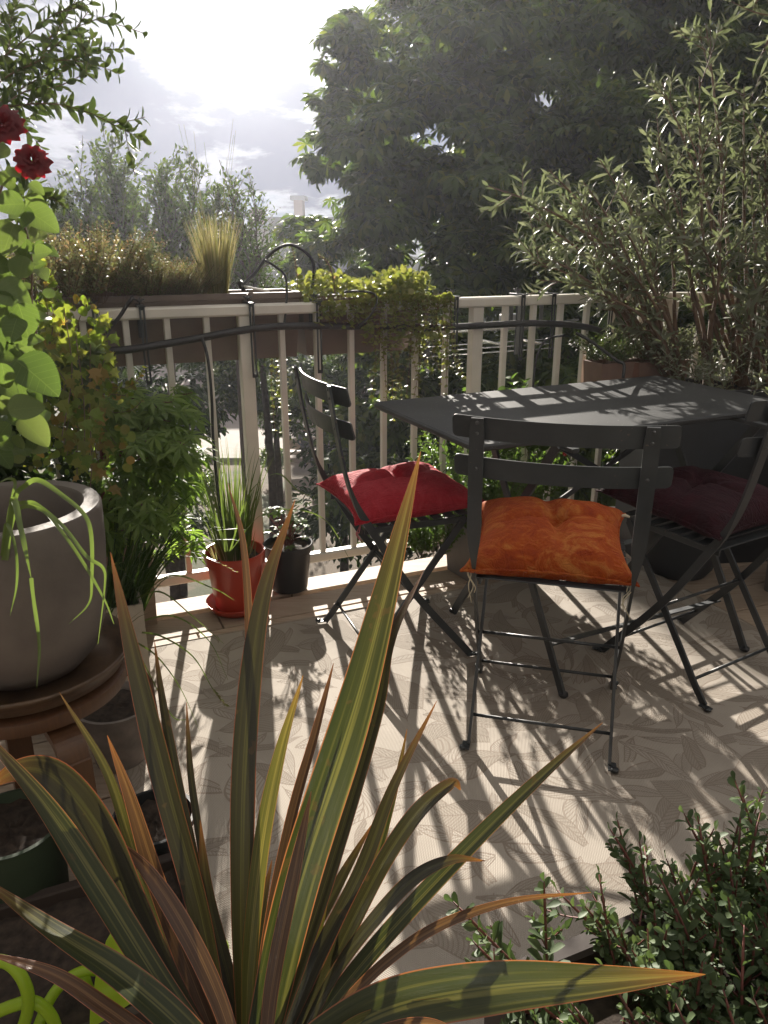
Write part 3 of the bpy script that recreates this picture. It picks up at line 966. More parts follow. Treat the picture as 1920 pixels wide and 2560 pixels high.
mb = MB(); mb.box((0, 0, 0), (.10, .03, .05), Matrix.Translation(R(.60, .10, .925)) @ Matrix.Rotation(PH, 4, 'Z'), .004); child(mb.build('winder', mat_plain('grey_plastic', (.32, .33, .34), .35)), rack)
mb = MB(); mb.tube([R(.44, .16, .855), R(.56, .10, .83)], .006, 8); mb.tube([R(.62, .08, .85), R(.76, .08, .825)], .006, 8); child(mb.build('folding_strut', M['wire']), rack)

# ------------------------------------------------------------------ pots
def pot(name, loc, prof, mat, label, soil=None, n=56, cat='plant pot', rz=0):
    root = empty(name, loc, rz, label, cat)
    mb = MB(); mb.lathe(prof, n=n); mb.build('pot_body', mat, root, auto=math.radians(40))
    if soil:
        r, z = soil
        mb = MB(); V = [(0, 0, z + .008)]; F = []; nr = 8; na = 28
        for i in range(1, nr + 1):
            for k in range(na):
                a = 2 * PI * k / na; V.append((r * i / nr * math.cos(a), r * i / nr * math.sin(a), z + rng.uniform(-.006, .007)))
        for k in range(na): F.append((0, 1 + k, 1 + (k + 1) % na))
        for i in range(nr - 1):
            for k in range(na): F.append((1 + i * na + k, 1 + (i + 1) * na + k, 1 + (i + 1) * na + (k + 1) % na, 1 + i * na + (k + 1) % na))
        mb.add(V, F, True); mb.build('soil', M['soil'], root)
    return root
M['glaze_red'] = mat_plain('red_plastic_pot', (.46, .045, .018), .28, var=.10, nscale=6, bump=.05, bscale=30, spec=.6)
M['pot_black'] = mat_plain('black_nursery_pot', (.016, .018, .020), .42, var=.2, bump=.08)
M['pot_taupe'] = mat_plain('taupe_fibre_pot', (.145, .122, .105), .66, var=.3, nscale=6, bump=.35, bscale=120)
M['pot_grey'] = mat_plain('grey_square_pot', (.16, .145, .135), .6, var=.08, bump=.1)
M['pot_terra'] = mat_plain('brown_terracotta', (.21, .135, .105), .75, var=.12, bump=.2)
M['pot_dark'] = mat_plain('anthracite_pot', (.028, .031, .035), .5, var=.1, bump=.1)
M['pot_beige'] = mat_plain('beige_planter', (.50, .43, .34), .7, var=.08, bump=.15)

RPx = PZ(588, 1538, 0.0)   # centre of the red pot's base
red = pot('flower_pot', RPx + Vector((0, .055, .012)), [(0, .004), (.074, .004), (.078, .012), (.094, .168), (.103, .170), (.106, .205), (.105, .210), (.099, .210), (.096, .172), (.090, .165)],
          M['glaze_red'], 'glossy red plastic pot with grass on the deck by the railing', (.092, .180))
mb = MB(); mb.lathe([(0, .001), (.088, .001), (.106, .024), (.109, .025), (.108, .021), (.092, -.004), (0, -.004)], n=48); s_ = mb.build('saucer', M['glaze_red'], red)
blk = pot('flower_pot', PZ(722, 1478, 0) + Vector((.0, .03, .004)), [(0, .0), (.066, .0), (.068, .01), (.083, .150), (.090, .151), (.092, .178), (.090, .180), (.086, .178), (.083, .150)],
          M['pot_black'], 'small black plastic pot with a geranium beside the red pot', (.084, .158))
# open square pot with bare soil
def square_pot(loc, rz, hw, h, mat, label, taper=.85, name='square_planter', soilz=.03, hw2=None, cat='planter'):
    hw2 = hw2 or hw
    root = empty(name, loc, rz, label, cat)
    L = []
    inn = min(.08, .022 / hw)
    for (k, z) in ((taper, 0), (1, h - .002), (1, h), (1 - inn, h), (1 - inn - .01, h - .004), (1 - inn - .01, h - soilz - .01)):
        e = 0 if k in (taper, 1) else 1
        ix, iy = (hw * k, hw2 * k) if not e else (hw - hw * (1 - k) , hw2 - hw * (1 - k))
        L.append([(-ix, -iy, z), (ix, -iy, z), (ix, iy, z), (-ix, iy, z)])
    V = [p for l in L for p in l]; F = [(3, 2, 1, 0)]
    for a in range(len(L) - 1):
        for k in range(4): F.append((a * 4 + k, a * 4 + (k + 1) % 4, (a + 1) * 4 + (k + 1) % 4, (a + 1) * 4 + k))
    mb = MB(); mb.add(V, F); mb.build('pot_body', mat, root)
    mb = MB(); V = []; F = []; n = 16
    for i in range(n + 1):
        for j in range(n + 1): V.append(((-1 + 2 * i / n) * (hw * (.995 - inn)), (-1 + 2 * j / n) * (hw2 - hw * (.005 + inn)), h - soilz + rng.uniform(-.005, .005)))
    for i in range(n):
        for j in range(n): a = i * (n + 1) + j; F.append((a, a + n + 1, a + n + 2, a + 1))
    mb.add(V, F, True); mb.build('soil', M['soil'], root)
    return root
square_pot(PZ(1165, 1440, 0) + Vector((.035, .04, 0)), PH + .12, .088, .215, M['pot_grey'], 'grey square pot of bare dark soil between the two front chairs')
herb = pot('flower_pot', R(.40, -.13, 0), [(0, 0), (.10, 0), (.13, .20), (.135, .20), (.135, .22), (.125, .22), (.12, .19)], M['pot_dark'], 'dark round pot of leafy mint and strawberry under the table', (.12, .19))
big = pot('flower_pot', Vector((1.155, 2.80, 0)), [(0, 0), (.115, 0), (.135, .03), (.165, .24), (.170, .262), (.165, .27), (.152, .268), (.150, .23)], M['pot_dark'], 'wide dark round pot on the deck behind the maroon chair', (.15, .235))
# tall dark trough that carries the willow leaved shrubs
tall = square_pot(Vector((1.46, 3.02, 0)), math.radians(6), .46, .70, M['pot_dark'], 'tall anthracite trough behind the table with shrubs growing from it', .98, 'planter_trough', .04, .155)
sg = square_pot(Vector((1.60, 2.52, 0)), math.radians(20), .16, .52, M['pot_grey'], 'tall grey square pot at the right edge beyond the maroon chair', .9, 'square_planter', .04)
# two brown boxes hung inside the railing, right of the table
for (a, b, lab) in (((1482, 1562), 905, 'small brown box of rosemary hung at the railing behind the table'), ((1574, 1700), 903, 'larger brown box hung at the railing under the shrub branches')):
    qa, qb = PR(a[0], b, -.13), PR(a[1], b, -.13)
    q = square_pot(Vector(((qa.x + qb.x) / 2, (qa.y + qb.y) / 2, qa.z - .115)), PH, (qb - qa).length / 2, .115, M['pot_terra'], lab, .9, 'hanging_planter', .02, .06)

# ------------------------------------------------------------------ big taupe pot on its stool
PC = Vector((-.700, 1.330, 0))
bigp = pot('large_plant_pot', PC + Vector((0, 0, .437)), [(0, 0), (.07, 0), (.105, .010), (.134, .042), (.153, .095), (.164, .17), (.171, .25), (.173, .325), (.169, .332), (.142, .332), (.137, .326), (.134, .20)],
           M['pot_taupe'], 'big taupe fibre pot with a thick rim standing on a wooden stool', (.142, .235), 80)
M['bark'] = mat_wood('bark_brown', (.075, .042, .022), (.16, .09, .045), (9, 9, 60), .7)
t = NT('brown_glaze'); n_ = t.noise(14, 6, .7, t.mp((1, 1, 5)))
c_ = t.ramp(n_, [(.35, (.045, .026, .014)), (.6, (.11, .065, .035)), (.8, (.03, .02, .012))])
M['saucer_brown'] = t.done(t.pbr(c_, .38, 0, t.bump(n_, .3, .003)))
sau = MB(); sau.lathe([(0, .0), (.150, .0), (.178, .012), (.192, .040), (.194, .046), (.188, .047), (.172, .018), (.15, .010), (0, .010)], (PC.x, PC.y, .424), 72)
tag(sau.build('pot_saucer', M['saucer_brown']), 'dark brown saucer with a ridged rim under the big taupe pot', 'saucer')
M['birch'] = mat_wood('bentwood', (.055, .024, .011), (.10, .046, .020), (30, 30, 3), .42)
stool = empty('wooden_stool', PC, 0, 'round bentwood stool carrying the big taupe pot', 'stool')
mb = MB(); mb.lathe([(0, .388), (.172, .388), (.180, .393), (.182, .406), (.180, .418), (.174, .422), (0, .422)], n=64); mb.build('seat', M['birch'], stool, auto=math.radians(40))
for k, ang_ in enumerate((-50, 36, 130, 216)):
    a = math.radians(ang_)
    u = Vector((math.cos(a), math.sin(a), 0)); p_ = Vector((-u.y, u.x, 0))
    r_ = .206
    ctr = [u * .06 + Vector((0, 0, .376)), u * .13 + Vector((0, 0, .376)), u * (r_ - .012) + Vector((0, 0, .368)), u * (r_ + .010) + Vector((0, 0, .338)), u * (r_ + .016) + Vector((0, 0, .30)), u * (r_ + .028) + Vector((0, 0, .0))]
    mb = MB(); sec = [(-.026, -.009), (.026, -.009), (.026, .009), (-.026, .009)]
    mb.tube(bez(ctr, 30), 1, sect=lambda i: sec, ref=p_, smooth=False)
    mb.build('leg', M['birch'], stool)

# under the stool
pot('flower_pot', Vector((-.70, 1.16, 0)), [(0, 0), (.075, 0), (.082, .01), (.092, .20), (.097, .205), (.090, .206), (.085, .17)], mat_plain('sage_green_pot', (.035, .055, .03), .6), 'sage green pot of dark soil in the shade beneath the stool', (.086, .185))
pot('flower_pot', Vector((-.66, 1.62, 0)), [(0, 0), (.06, 0), (.09, .16), (.095, .165), (.088, .166), (.08, .14)], mat_plain('old_clay_pot', (.20, .17, .15), .8, var=.3), 'old pale clay pot behind the stool legs', (.08, .15))
# beige planter behind the stool with dark grass
bp = square_pot(Vector((-.80, 2.02, 0)), PH, .085, .27, M['pot_beige'], 'narrow beige planter at the left edge of the rug', 1.0, 'square_planter', .03, .12)
square_pot(Vector((-.92, 2.40, 0)), PH, .12, .30, mat_wood('planter_planks', (.20, .13, .09), (.30, .22, .15), (3, 30, 60)), 'wooden planter beneath the cut leaf maple', .95, 'wooden_planter', .03)
square_pot(Vector((-1.40, 1.95, 0)), PH, .26, .42, mat_plain('dark_wood_box', (.10, .07, .05), .8), 'large dark planter at the far left under the rose', .95, 'planter_trough', .03)

# foreground trough along the bottom right and the flax pot
TQ = Vector((.127, .72, 0)); TRZ = .36
M['trough'] = mat_plain('trough_brown', (.040, .028, .023), .7, var=.12, nscale=8, bump=.1)
tr = square_pot(TQ + A * .62 - NO * .175, PH, .62, TRZ, M['trough'], 'long brown trough filled with small leaved shrub in the near right corner', .98, 'planter_trough', .03, .175)
FB = P(600, 2660, .815)
pot('flax_pot', Vector((FB.x, FB.y, 0)), [(0, 0), (.09, 0), (.095, .01), (.105, FB.z - .05), (.112, FB.z - .045), (.112, FB.z - .012), (.104, FB.z - .012), (.100, FB.z - .04)], M['pot_dark'], 'dark pot holding the bronze flax at the very front', (.100, FB.z - .035))

# dark things in the shade at the lower left
tray = square_pot(Vector((-.52, .98, 0)), PH, .20, .10, M['trough'], 'low dark brown tray of soil under the lime green hose', .95, 'planter_tray', .025, .16)
pot('flower_pot', Vector((-.47, 1.27, 0)), [(0, 0), (.06, 0), (.078, .11), (.084, .112), (.084, .125), (.077, .125), (.074, .10)], M['pot_black'], 'squat black pot behind the tray and beside the stool leg', (.074, .105))
# ------------------------------------------------------------------ plant materials
G = {}
G['chest'] = mat_leaf('chestnut_leaf', [(.035, .065, .02), (.08, .125, .035), (.105, .155, .045), (.085, .135, .04), (.20, .23, .06)], .46, rough=.42)
G['tree'] = mat_leaf('garden_leaf', [(.045, .075, .02), (.07, .11, .03), (.10, .13, .035)], .42)
G['olive'] = mat_leaf('willow_leaf', [(.125, .14, .095), (.17, .18, .125), (.15, .175, .10), (.23, .23, .18)], .38, (1.0, 1.08, .72), rough=.46, spec=.5)
G['grey'] = mat_leaf('grey_oval_leaf', [(.06, .095, .04), (.09, .12, .055), (.08, .11, .045)], .28, rough=.5)
G['rose'] = mat_leaf('rose_leaf', [(.11, .165, .05), (.15, .205, .07), (.09, .145, .04), (.18, .22, .085)], .46, (1.1, 1.12, .6), vein=True)
G['ivy'] = mat_leaf('ivy_leaf', [(.10, .17, .03), (.18, .25, .05), (.26, .28, .08), (.08, .13, .03), (.38, .25, .09)], .52, (1.3, 1.3, .5))
G['maple'] = mat_leaf('maple_leaf', [(.12, .19, .05), (.18, .27, .07), (.25, .34, .10)], .6, (1.1, 1.2, .6))
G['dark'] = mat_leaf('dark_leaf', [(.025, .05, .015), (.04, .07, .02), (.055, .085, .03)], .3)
G['grassblade'] = mat_leaf('grass_blade', [(.09, .145, .04), (.13, .185, .055), (.17, .205, .075)], .42, (1.1, 1.15, .6), rough=.38, spec=.5)
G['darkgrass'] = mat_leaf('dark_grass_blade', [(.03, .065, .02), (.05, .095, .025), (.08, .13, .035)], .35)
G['straw'] = mat_leaf('straw_blade', [(.24, .22, .12), (.33, .30, .17), (.17, .21, .09), (.42, .38, .25)], .5, (1.2, 1.1, .8))
G['sedum'] = mat_leaf('dry_sedum', [(.15, .155, .08), (.19, .20, .11), (.13, .18, .07), (.28, .20, .13), (.16, .20, .09)], .48, (1.2, 1.1, .7))
G['jenny'] = mat_leaf('creeping_jenny_leaf', [(.20, .235, .085), (.27, .29, .12), (.17, .22, .08), (.32, .32, .15)], .42, (1.25, 1.2, .5))
G['mint'] = mat_leaf('mint_leaf', [(.09, .15, .04), (.13, .20, .06), (.08, .13, .035)], .45, (1.1, 1.2, .6))
G['box'] = mat_leaf('small_shrub_leaf', [(.07, .105, .05), (.095, .14, .065), (.12, .16, .08), (.075, .11, .055)], .32, (1.1, 1.2, .6), rough=.55, spec=.3)
G['twig'] = mat_plain('twig_bark', (.15, .10, .07), .8, var=.3, bump=.4)
G['redtwig'] = mat_plain('red_twig', (.16, .055, .045), .6, var=.3)
G['bark'] = mat_plain('tree_bark', (.085, .065, .05), .9, var=.35, nscale=12, bump=.8, bscale=25)

def plant(name, loc, label, cat='plant', group=None):
    return empty(name, loc, 0, label, cat, group)

def spray(L, ST, path, f0, f1, n, size, tmpl_spread=.9, opposite=True, up=Vector((0, 0, 1)), jitter=.35, taper=.5, sidew=1.0):
    """Leaves in pairs along a path."""
    for i in range(n):
        f = f0 + (f1 - f0) * (i + .5) / n
        p, tdir = at(path, f)
        side = tdir.cross(up)
        if side.length < .05: side = tdir.orthogonal()
        side.normalize()
        rot = i * (PI / 2 if opposite else 2.4) + rng.uniform(-.4, .4)
        s2 = Matrix.Rotation(rot, 3, tdir) @ side
        for sg in ((-1, 1) if opposite else (1,)):
            d = (s2 * sg * tmpl_spread + tdir * (1.15 - tmpl_spread * .5) + rvec(jitter)).normalized()
            nrm = (tdir - d * .3 + rvec(.3))
            L.add(p, d, nrm, size * (1 - taper * (f - f0) / max(1e-6, f1 - f0)) * rng.uniform(.8, 1.15), rng.uniform(.85, 1.15))

# ------------------------------------------------------------------ bronze New Zealand flax in the foreground
def flax_mat(name, c1, c2, edge, stripe, trans=.4):
    t = NT(name)
    s = t.n('ShaderNodeSeparateXYZ'); t.l(t.uv(), s.inputs[0])
    u, v = s.outputs[0], s.outputs[1]
    cu = t.math('ABSOLUTE', t.math('SUBTRACT', u, .5))
    cmb = t.n('ShaderNodeCombineXYZ'); t.l(t.math('MULTIPLY', u, 8.0), cmb.inputs[0]); t.l(t.math('MULTIPLY', v, 1.3), cmb.inputs[1]); t.l(t.math('MULTIPLY', t.n('ShaderNodeNewGeometry').outputs['Random Per Island'], 40.0), cmb.inputs[2])
    g = t.n('ShaderNodeNewGeometry')
    cmb2 = t.n('ShaderNodeCombineXYZ'); t.l(t.math('MULTIPLY', u, 46.0), cmb2.inputs[0]); t.l(t.math('MULTIPLY', v, 1.6), cmb2.inputs[1])
    n1 = t.noise(1.0, 2, .5, cmb.outputs[0]); n2 = t.noise(1.0, 3, .6, cmb2.outputs[0])
    c = t.ramp(n1, [(.30, c1), (.52, c2), (.66, stripe)])
    c = t.mix(t.math('MULTIPLY', t.math('SUBTRACT', n2, .35), .8), c, tuple(x * .35 for x in c1))
    sp = t.ramp(t.noise(34, 3, .6), [(.66, (0, 0, 0)), (.70, (1, 1, 1))])
    c = t.mix(t.math('MULTIPLY', sp, .45), c, (.12, .07, .035))
    big = t.noise(5, 4, .6); c = t.mix(t.math('MULTIPLY', big, .55), c, tuple(x * .4 for x in c1))
    tip = t.math('POWER', v, 12.0)
    c = t.mix(t.math('MULTIPLY', tip, .6), c, (.45, .16, .05))
    e = t.ramp(cu, [(.468, (0, 0, 0)), (.485, (1, 1, 1))])
    c = t.mix(e, c, edge)
    k = t.ramp(cu, [(.0, (1, 1, 1)), (.014, (1, 1, 1)), (.03, (0, 0, 0))])
    c = t.mix(t.math('MULTIPLY', k, .55), c, stripe)
    b = t.pbr(c, .34, 0, t.bump(n2, .35, .0012), spec=.5)
    tr = t.n('ShaderNodeBsdfTranslucent'); t.l(t.mix(1.0, c, (1.25, 1.15, .6), 'MULTIPLY'), tr.inputs['Color'])
    mx = t.n('ShaderNodeMixShader'); mx.inputs[0].default_value = trans
    t.l(b.outputs[0], mx.inputs[1]); t.l(tr.outputs[0], mx.inputs[2])
    return t.done(mx)
FM = [flax_mat('flax_olive', (.030, .046, .014), (.052, .064, .022), (.34, .13, .07), (.20, .20, .07), .42),
      flax_mat('flax_dark', (.022, .026, .014), (.040, .036, .020), (.20, .06, .04), (.075, .075, .03), .32),
      flax_mat('flax_gold', (.10, .11, .03), (.17, .17, .04), (.30, .13, .045), (.34, .30, .09), .4),
      flax_mat('flax_pink', (.085, .045, .028), (.14, .075, .045), (.45, .16, .09), (.28, .16, .08), .35)]
flax = plant('flax_plant', FB, 'bronze striped New Zealand flax fanning its long leaves across the foreground')
FL = [  # (points px,py,depth), width m, material, twist degrees
    ([(640, 2660, .80), (745, 2200, .86), (905, 1700, .95), (1052, 1128, 1.10)], .054, 0, 8),
    ([(660, 2660, .80), (800, 2250, .87), (935, 1800, .95), (978, 1600, .98), (1060, 1425, 1.03)], .033, 1, -35),
    ([(610, 2660, .80), (602, 2250, .86), (612, 1850, .93), (655, 1500, 1.0), (738, 1248, 1.07)], .040, 1, 20),
    ([(600, 2660, .84), (628, 1900, .98), (612, 1400, 1.10), (570, 1208, 1.16)], .016, 3, 30),
    ([(570, 2660, .80), (505, 2300, .86), (410, 1950, .93), (335, 1650, 1.0), (276, 1380, 1.07)], .040, 1, -15),
    ([(560, 2660, .86), (500, 2250, .93), (440, 1950, .99), (405, 1750, 1.03), (386, 1602, 1.06)], .022, 1, 25),
    ([(580, 2660, .86), (515, 2200, .94), (478, 1950, 1.0), (466, 1755, 1.04)], .014, 1, 10),
    ([(560, 2660, .78), (440, 2400, .84), (330, 2120, .90), (262, 1920, .94), (148, 1730, .98)], .022, 2, 35),
    ([(565, 2660, .78), (475, 2430, .82), (385, 2180, .88), (325, 1990, .92), (268, 1838, .95)], .030, 3, -20),
    ([(560, 2680, .76), (410, 2480, .79), (250, 2225, .82), (105, 2005, .85), (-80, 1790, .88)], .040, 0, 30),
    ([(540, 2680, .77), (435, 2500, .80), (330, 2280, .84), (245, 2085, .87), (140, 1950, .90), (50, 1925, .92), (-40, 1975, .93)], .050, 1, -10),
    ([(560, 2690, .74), (450, 2570, .75), (300, 2440, .77), (120, 2320, .79), (-60, 2185, .80)], .049, 0, 35),
    ([(520, 2700, .72), (400, 2620, .73), (260, 2520, .75), (130, 2435, .76), (-40, 2380, .77)], .026, 3, 20),
    ([(600, 2670, .76), (545, 2500, .79), (465, 2330, .82), (370, 2180, .86), (284, 2094, .89)], .028, 3, 0),
    ([(615, 2660, .79), (622, 2400, .83), (655, 2100, .88), (700, 1880, .93), (758, 1688, .97)], .026, 2, 15),
    ([(640, 2660, .81), (672, 2350, .86), (730, 2050, .92), (790, 1830, .96), (834, 1658, 1.0)], .024, 3, -30),
    ([(660, 2660, .76), (682, 2450, .80), (735, 2180, .84), (778, 1978, .88)], .022, 3, 10),
    ([(690, 2660, .82), (790, 2400, .87), (900, 2180, .92), (985, 1960, .97), (1092, 1752, 1.02)], .026, 1, 15),
    ([(690, 2660, .86), (820, 2400, .92), (925, 2180, .97), (985, 1980, 1.01), (1018, 1822, 1.04)], .017, 0, -20),
    ([(700, 2670, .78), (800, 2470, .82), (890, 2280, .86), (970, 2130, .89), (1050, 2020, .92), (1128, 1958, .93), (1152, 1975, .93)], .034, 1, 25),
    ([(700, 2680, .76), (830, 2500, .80), (980, 2320, .85), (1180, 2108, .91), (1365, 1930, .96), (1507, 1806, 1.0)], .027, 0, 0),
    ([(710, 2680, .76), (830, 2440, .80), (945, 2285, .83), (1040, 2190, .86), (1130, 2148, .88), (1214, 2152, .89)], .022, 1, 30),
    ([(710, 2690, .75), (840, 2530, .78), (970, 2400, .81), (1110, 2308, .84), (1290, 2250, .88), (1477, 2231, .92)], .015, 3, 20),
    ([(700, 2700, .70), (820, 2600, .72), (1000, 2510, .74), (1250, 2465, .77), (1500, 2450, .79), (1764, 2436, .81)], .050, 0, 5),
    ([(720, 2710, .70), (860, 2580, .72), (960, 2535, .74), (1090, 2510, .75), (1245, 2505, .77)], .022, 2, 20),
    ([(700, 2720, .68), (850, 2620, .69), (980, 2570, .70), (1080, 2560, .71), (1180, 2600, .71)], .018, 3, 20),
    ([(650, 2660, .84), (640, 2450, .88), (650, 2300, .90), (680, 2150, .93)], .020, 1, 0),
    ([(620, 2660, .84), (570, 2450, .88), (520, 2250, .92), (500, 2050, .95)], .026, 1, 30),
    ([(700, 2660, .84), (760, 2450, .87), (805, 2250, .90), (818, 2080, .93)], .024, 2, -10),
    ([(680, 2660, .84), (740, 2420, .88), (850, 2200, .93), (930, 2060, .97)], .020, 1, 10),
    ([(590, 2660, .84), (480, 2460, .88), (400, 2300, .91), (350, 2180, .93)], .022, 1, 10),
]
VC = Vector((0, 0, H))
for k, (pts, wd, mi, tw) in enumerate(FL):
    path = bez([P(*q) for q in pts], 44)
    m = len(path); V = []; UV = []; F = []
    for i, p in enumerate(path):
        f = i / (m - 1)
        tdir = (path[min(i + 1, m - 1)] - path[max(i - 1, 0)]).normalized()
        vd = (VC - p).normalized()
        side = tdir.cross(vd).normalized()
        side = Matrix.Rotation(math.radians(tw + 14 * math.sin(f * 4 + k)), 3, tdir) @ side
        nrm = side.cross(tdir).normalized()
        w_ = (wd * .95 if wd > .049 else wd * .72) * (.62 + .38 * math.sin(min(1, f / .45) * PI / 2)) * (1 - max(0, (f - .52) / .48) ** 1.7) ** .95 + .0006
        fold = .30 * (1 - .6 * f)
        for j in range(7):
            x = -1 + j / 3
            zz = abs(x) * fold * w_ * .5 + .03 * w_ * math.cos(x * 9 + k)
            V.append(p + side * (x * w_ / 2) + nrm * zz); UV.append((j / 6, f + 0.0))
    for i in range(m - 1):
        for j in range(6):
            a = i * 7 + j; F.append((a, a + 1, a + 8, a + 7))
    mb = MB(); mb.add(V, F, True, None, UV)
    child(mb.build('flax_leaf', FM[mi]), flax)

# ------------------------------------------------------------------ lime green coiled hose
t = NT('lime_hose'); c = t.ramp(t.noise(8, 3), [(.3, (.36, .52, .03)), (.7, (.46, .62, .05))])
b = t.pbr(c, .28, 0, spec=.5); tr = t.n('ShaderNodeBsdfTranslucent'); tr.inputs['Color'].default_value = (.55, .75, .04, 1)
mxs = t.n('ShaderNodeMixShader'); mxs.inputs[0].default_value = .45; t.l(b.outputs[0], mxs.inputs[1]); t.l(tr.outputs[0], mxs.inputs[2])
M['lime'] = t.done(mxs)
def hosepx(l): return [P(x, y, t if t < 1.16 else 1.16 + (t - 1.16) * .55) for x, y, t in l]
lime = plant('garden_hose', P(100, 2600, 1.3), 'lime green rubbery garden hose coiled in loops at the lower left', 'garden hose')
for l in ([(-40, 2400, 1.10), (20, 2408, 1.10), (60, 2455, 1.10), (70, 2520, 1.11), (40, 2620, 1.13)],
          [(-40, 2545, 1.12), (30, 2515, 1.12), (85, 2505, 1.12), (130, 2545, 1.13), (150, 2620, 1.14)],
          [(90, 2580, 1.2), (130, 2490, 1.24), (180, 2440, 1.28), (240, 2425, 1.3), (290, 2450, 1.32), (318, 2500, 1.32), (300, 2560, 1.3), (250, 2620, 1.28)],
          [(210, 2440, 1.34), (225, 2480, 1.33), (260, 2530, 1.32), (320, 2550, 1.31), (370, 2550, 1.3), (400, 2600, 1.3)],
          [(250, 2385, 1.4), (300, 2420, 1.38), (320, 2470, 1.36), (360, 2500, 1.34), (390, 2530, 1.33), (430, 2560, 1.33)],
          [(480, 2310, 1.50), (500, 2325, 1.5), (498, 2360, 1.48), (520, 2375, 1.47), (545, 2350, 1.47), (560, 2370, 1.46), (555, 2400, 1.45), (575, 2430, 1.44), (565, 2470, 1.43), (540, 2500, 1.42)]):
    mb = MB(); mb.tube(bez(hosepx(l), 50), .0088, 12); child(mb.build('hose_loop', M['lime']), lime)
# translucent lime plastic watering sheet / pot showing between the leaves
lp = plant('lime_bag', P(340, 2400, 1.32), 'bright lime plastic bag standing between the flax leaves', 'bag')
V = []; F = []
n = 14
for i in range(n + 1):
    for j in range(7):
        f = i / n; a = (j / 6 - .5)
        wdt = .012 + .075 * f
        V.append(P(308 + 10 * f + 60 * f * f, 2300 + 230 * f, 1.24 - .05 * f) + Vector((a * wdt * 2, .03 * math.cos(a * 5) * f, .004 * math.sin(f * 20 + a * 6))))
for i in range(n):
    for j in range(6): a = i * 7 + j; F.append((a, a + 1, a + 8, a + 7))
mb = MB(); mb.add(V, F, True); child(mb.build('bag_front', M['lime']), lp)

# ------------------------------------------------------------------ small leaved shrub in the near trough
OBOV = leaf_tmpl(.52, [(0, .08), (.3, .55), (.65, 1.0), (.88, .75), (1, .15)], .2, .1)
for (s0, s1, lab) in ((.05, .42, 'small leaved evergreen shrub at the left end of the near trough'), (.42, .85, 'small leaved evergreen shrub filling the bottom right corner')):
    root = plant('evergreen_shrub', TQ + A * (s0 + s1) / 2 - NO * .15 + Vector((0, 0, TRZ - .02)), lab, 'shrub')
    L = Leaves(OBOV); tw = MB()
    nst = 135 if s0 < .3 else 180
    for i in range(nst):
        s_ = rng.uniform(s0, s1); d_ = -rng.uniform(.03, .33) ** 1.0
        b = TQ + A * s_ + NO * d_ + Vector((0, 0, TRZ - .03))
        hgt = rng.uniform(.06, .125) * (1.0 + .25 * min(1, s_ / .6)) * (1 + .3 * (d_ > -.12))
        if i % 6 == 0: hgt *= 1.25
        lean = NO * rng.uniform(-.04, .10) + A * rng.uniform(-.09, .07)
        if s_ < .12: lean += A * -.07
        tip = b + lean + Vector((0, 0, hgt))
        path = bez([b, b.lerp(tip, .5) + rvec(.012), tip], 12)
        tw.tube(path[::2] + [path[-1]], [.0018] * 6 + [.0008] * (len(path[::2] + [path[-1]]) - 6), 5, caps=False)
        nl = int(hgt / .0135)
        spray(L, None, path, .12, .97, nl, rng.uniform(.027, .038), .8, True, taper=.5, jitter=.3)
        L.add(tip, (tip - path[-3]) + rvec(.01), rvec(), .014)
        # side shoots
        for q in range(2):
            p, td = at(path, rng.uniform(.3, .7)); e = p + (td + rvec(.9)).normalized() * rng.uniform(.03, .06)
            sp = bez([p, p.lerp(e, .5) + Vector((0, 0, -.003)), e], 6); tw.tube(sp, .0010, 4, caps=False)
            spray(L, None, sp, .2, .98, 5, .017, .8, True, taper=.4)
    child(L.build('foliage', G['box'], smooth=True), root); child(tw.build('stems', G['redtwig']), root)

# ------------------------------------------------------------------ willow-leaved shrubs behind the table
def big_shrub(label, bases, tips, t0, leafsz, seed_n=6, dens=1.0):
    leafsz *= 1.2; dens *= .58
    root = plant('willow_leaf_shrub', P(*bases[0]), label, 'shrub')
    L = Leaves(LANCE); tw = MB()
    for (tx, ty, tt) in tips:
        b = P(*bases[rng.integers(len(bases))]) + Vector((rng.uniform(-.02, .02), rng.uniform(-.02, .02), 0))
        tip = P(tx, ty, tt)
        h = (tip - b).length
        mid = b.lerp(tip, .5) + Vector((0, 0, .16 * abs(tip.x - b.x) + .02)) + rvec(.025)
        q1 = b.lerp(mid, .5) + rvec(.02)
        path = bez([b, q1, mid, mid.lerp(tip, .55) + Vector((0, 0, .02)) + rvec(.01), tip], 26)
        m = len(path)
        tw.tube(path, [.0085 * (1 - i / m) ** .8 + .0012 for i in range(m)], 6, caps=False)
        spray(L, None, path, .62, 1.0, int(18 * dens), leafsz, .75, False, taper=.35, jitter=.35)
        for q in range(int(h * 15 * dens)):
            f = rng.uniform(.28, .97)
            p, td = at(path, f)
            e = p + (td * .8 + rvec(.9) + Vector((0, 0, .25))).normalized() * rng.uniform(.07, .20)
            sp = bez([p, p.lerp(e, .5) + Vector((0, 0, -.008)), e], 8)
            tw.tube(sp, [.0022 * (1 - i / len(sp)) + .0007 for i in range(len(sp))], 4, caps=False)
            spray(L, None, sp, .15, 1.0, int(rng.integers(7, 13)), leafsz * rng.uniform(.75, 1.05), .75, False, taper=.3, jitter=.4)
            if q % 3 == 0: L.add(e, (e - p), rvec(), leafsz * .7)
    child(L.build('foliage', G['olive'], smooth=True), root); child(tw.build('branches', G['twig']), root)
B1 = [(1700, 965, 3.12), (1690, 960, 3.16)]; B2 = [(1770, 960, 3.1), (1845, 960, 3.1), (1860, 965, 3.12)]; B3 = [(1900, 980, 3.0), (1925, 990, 2.95)]
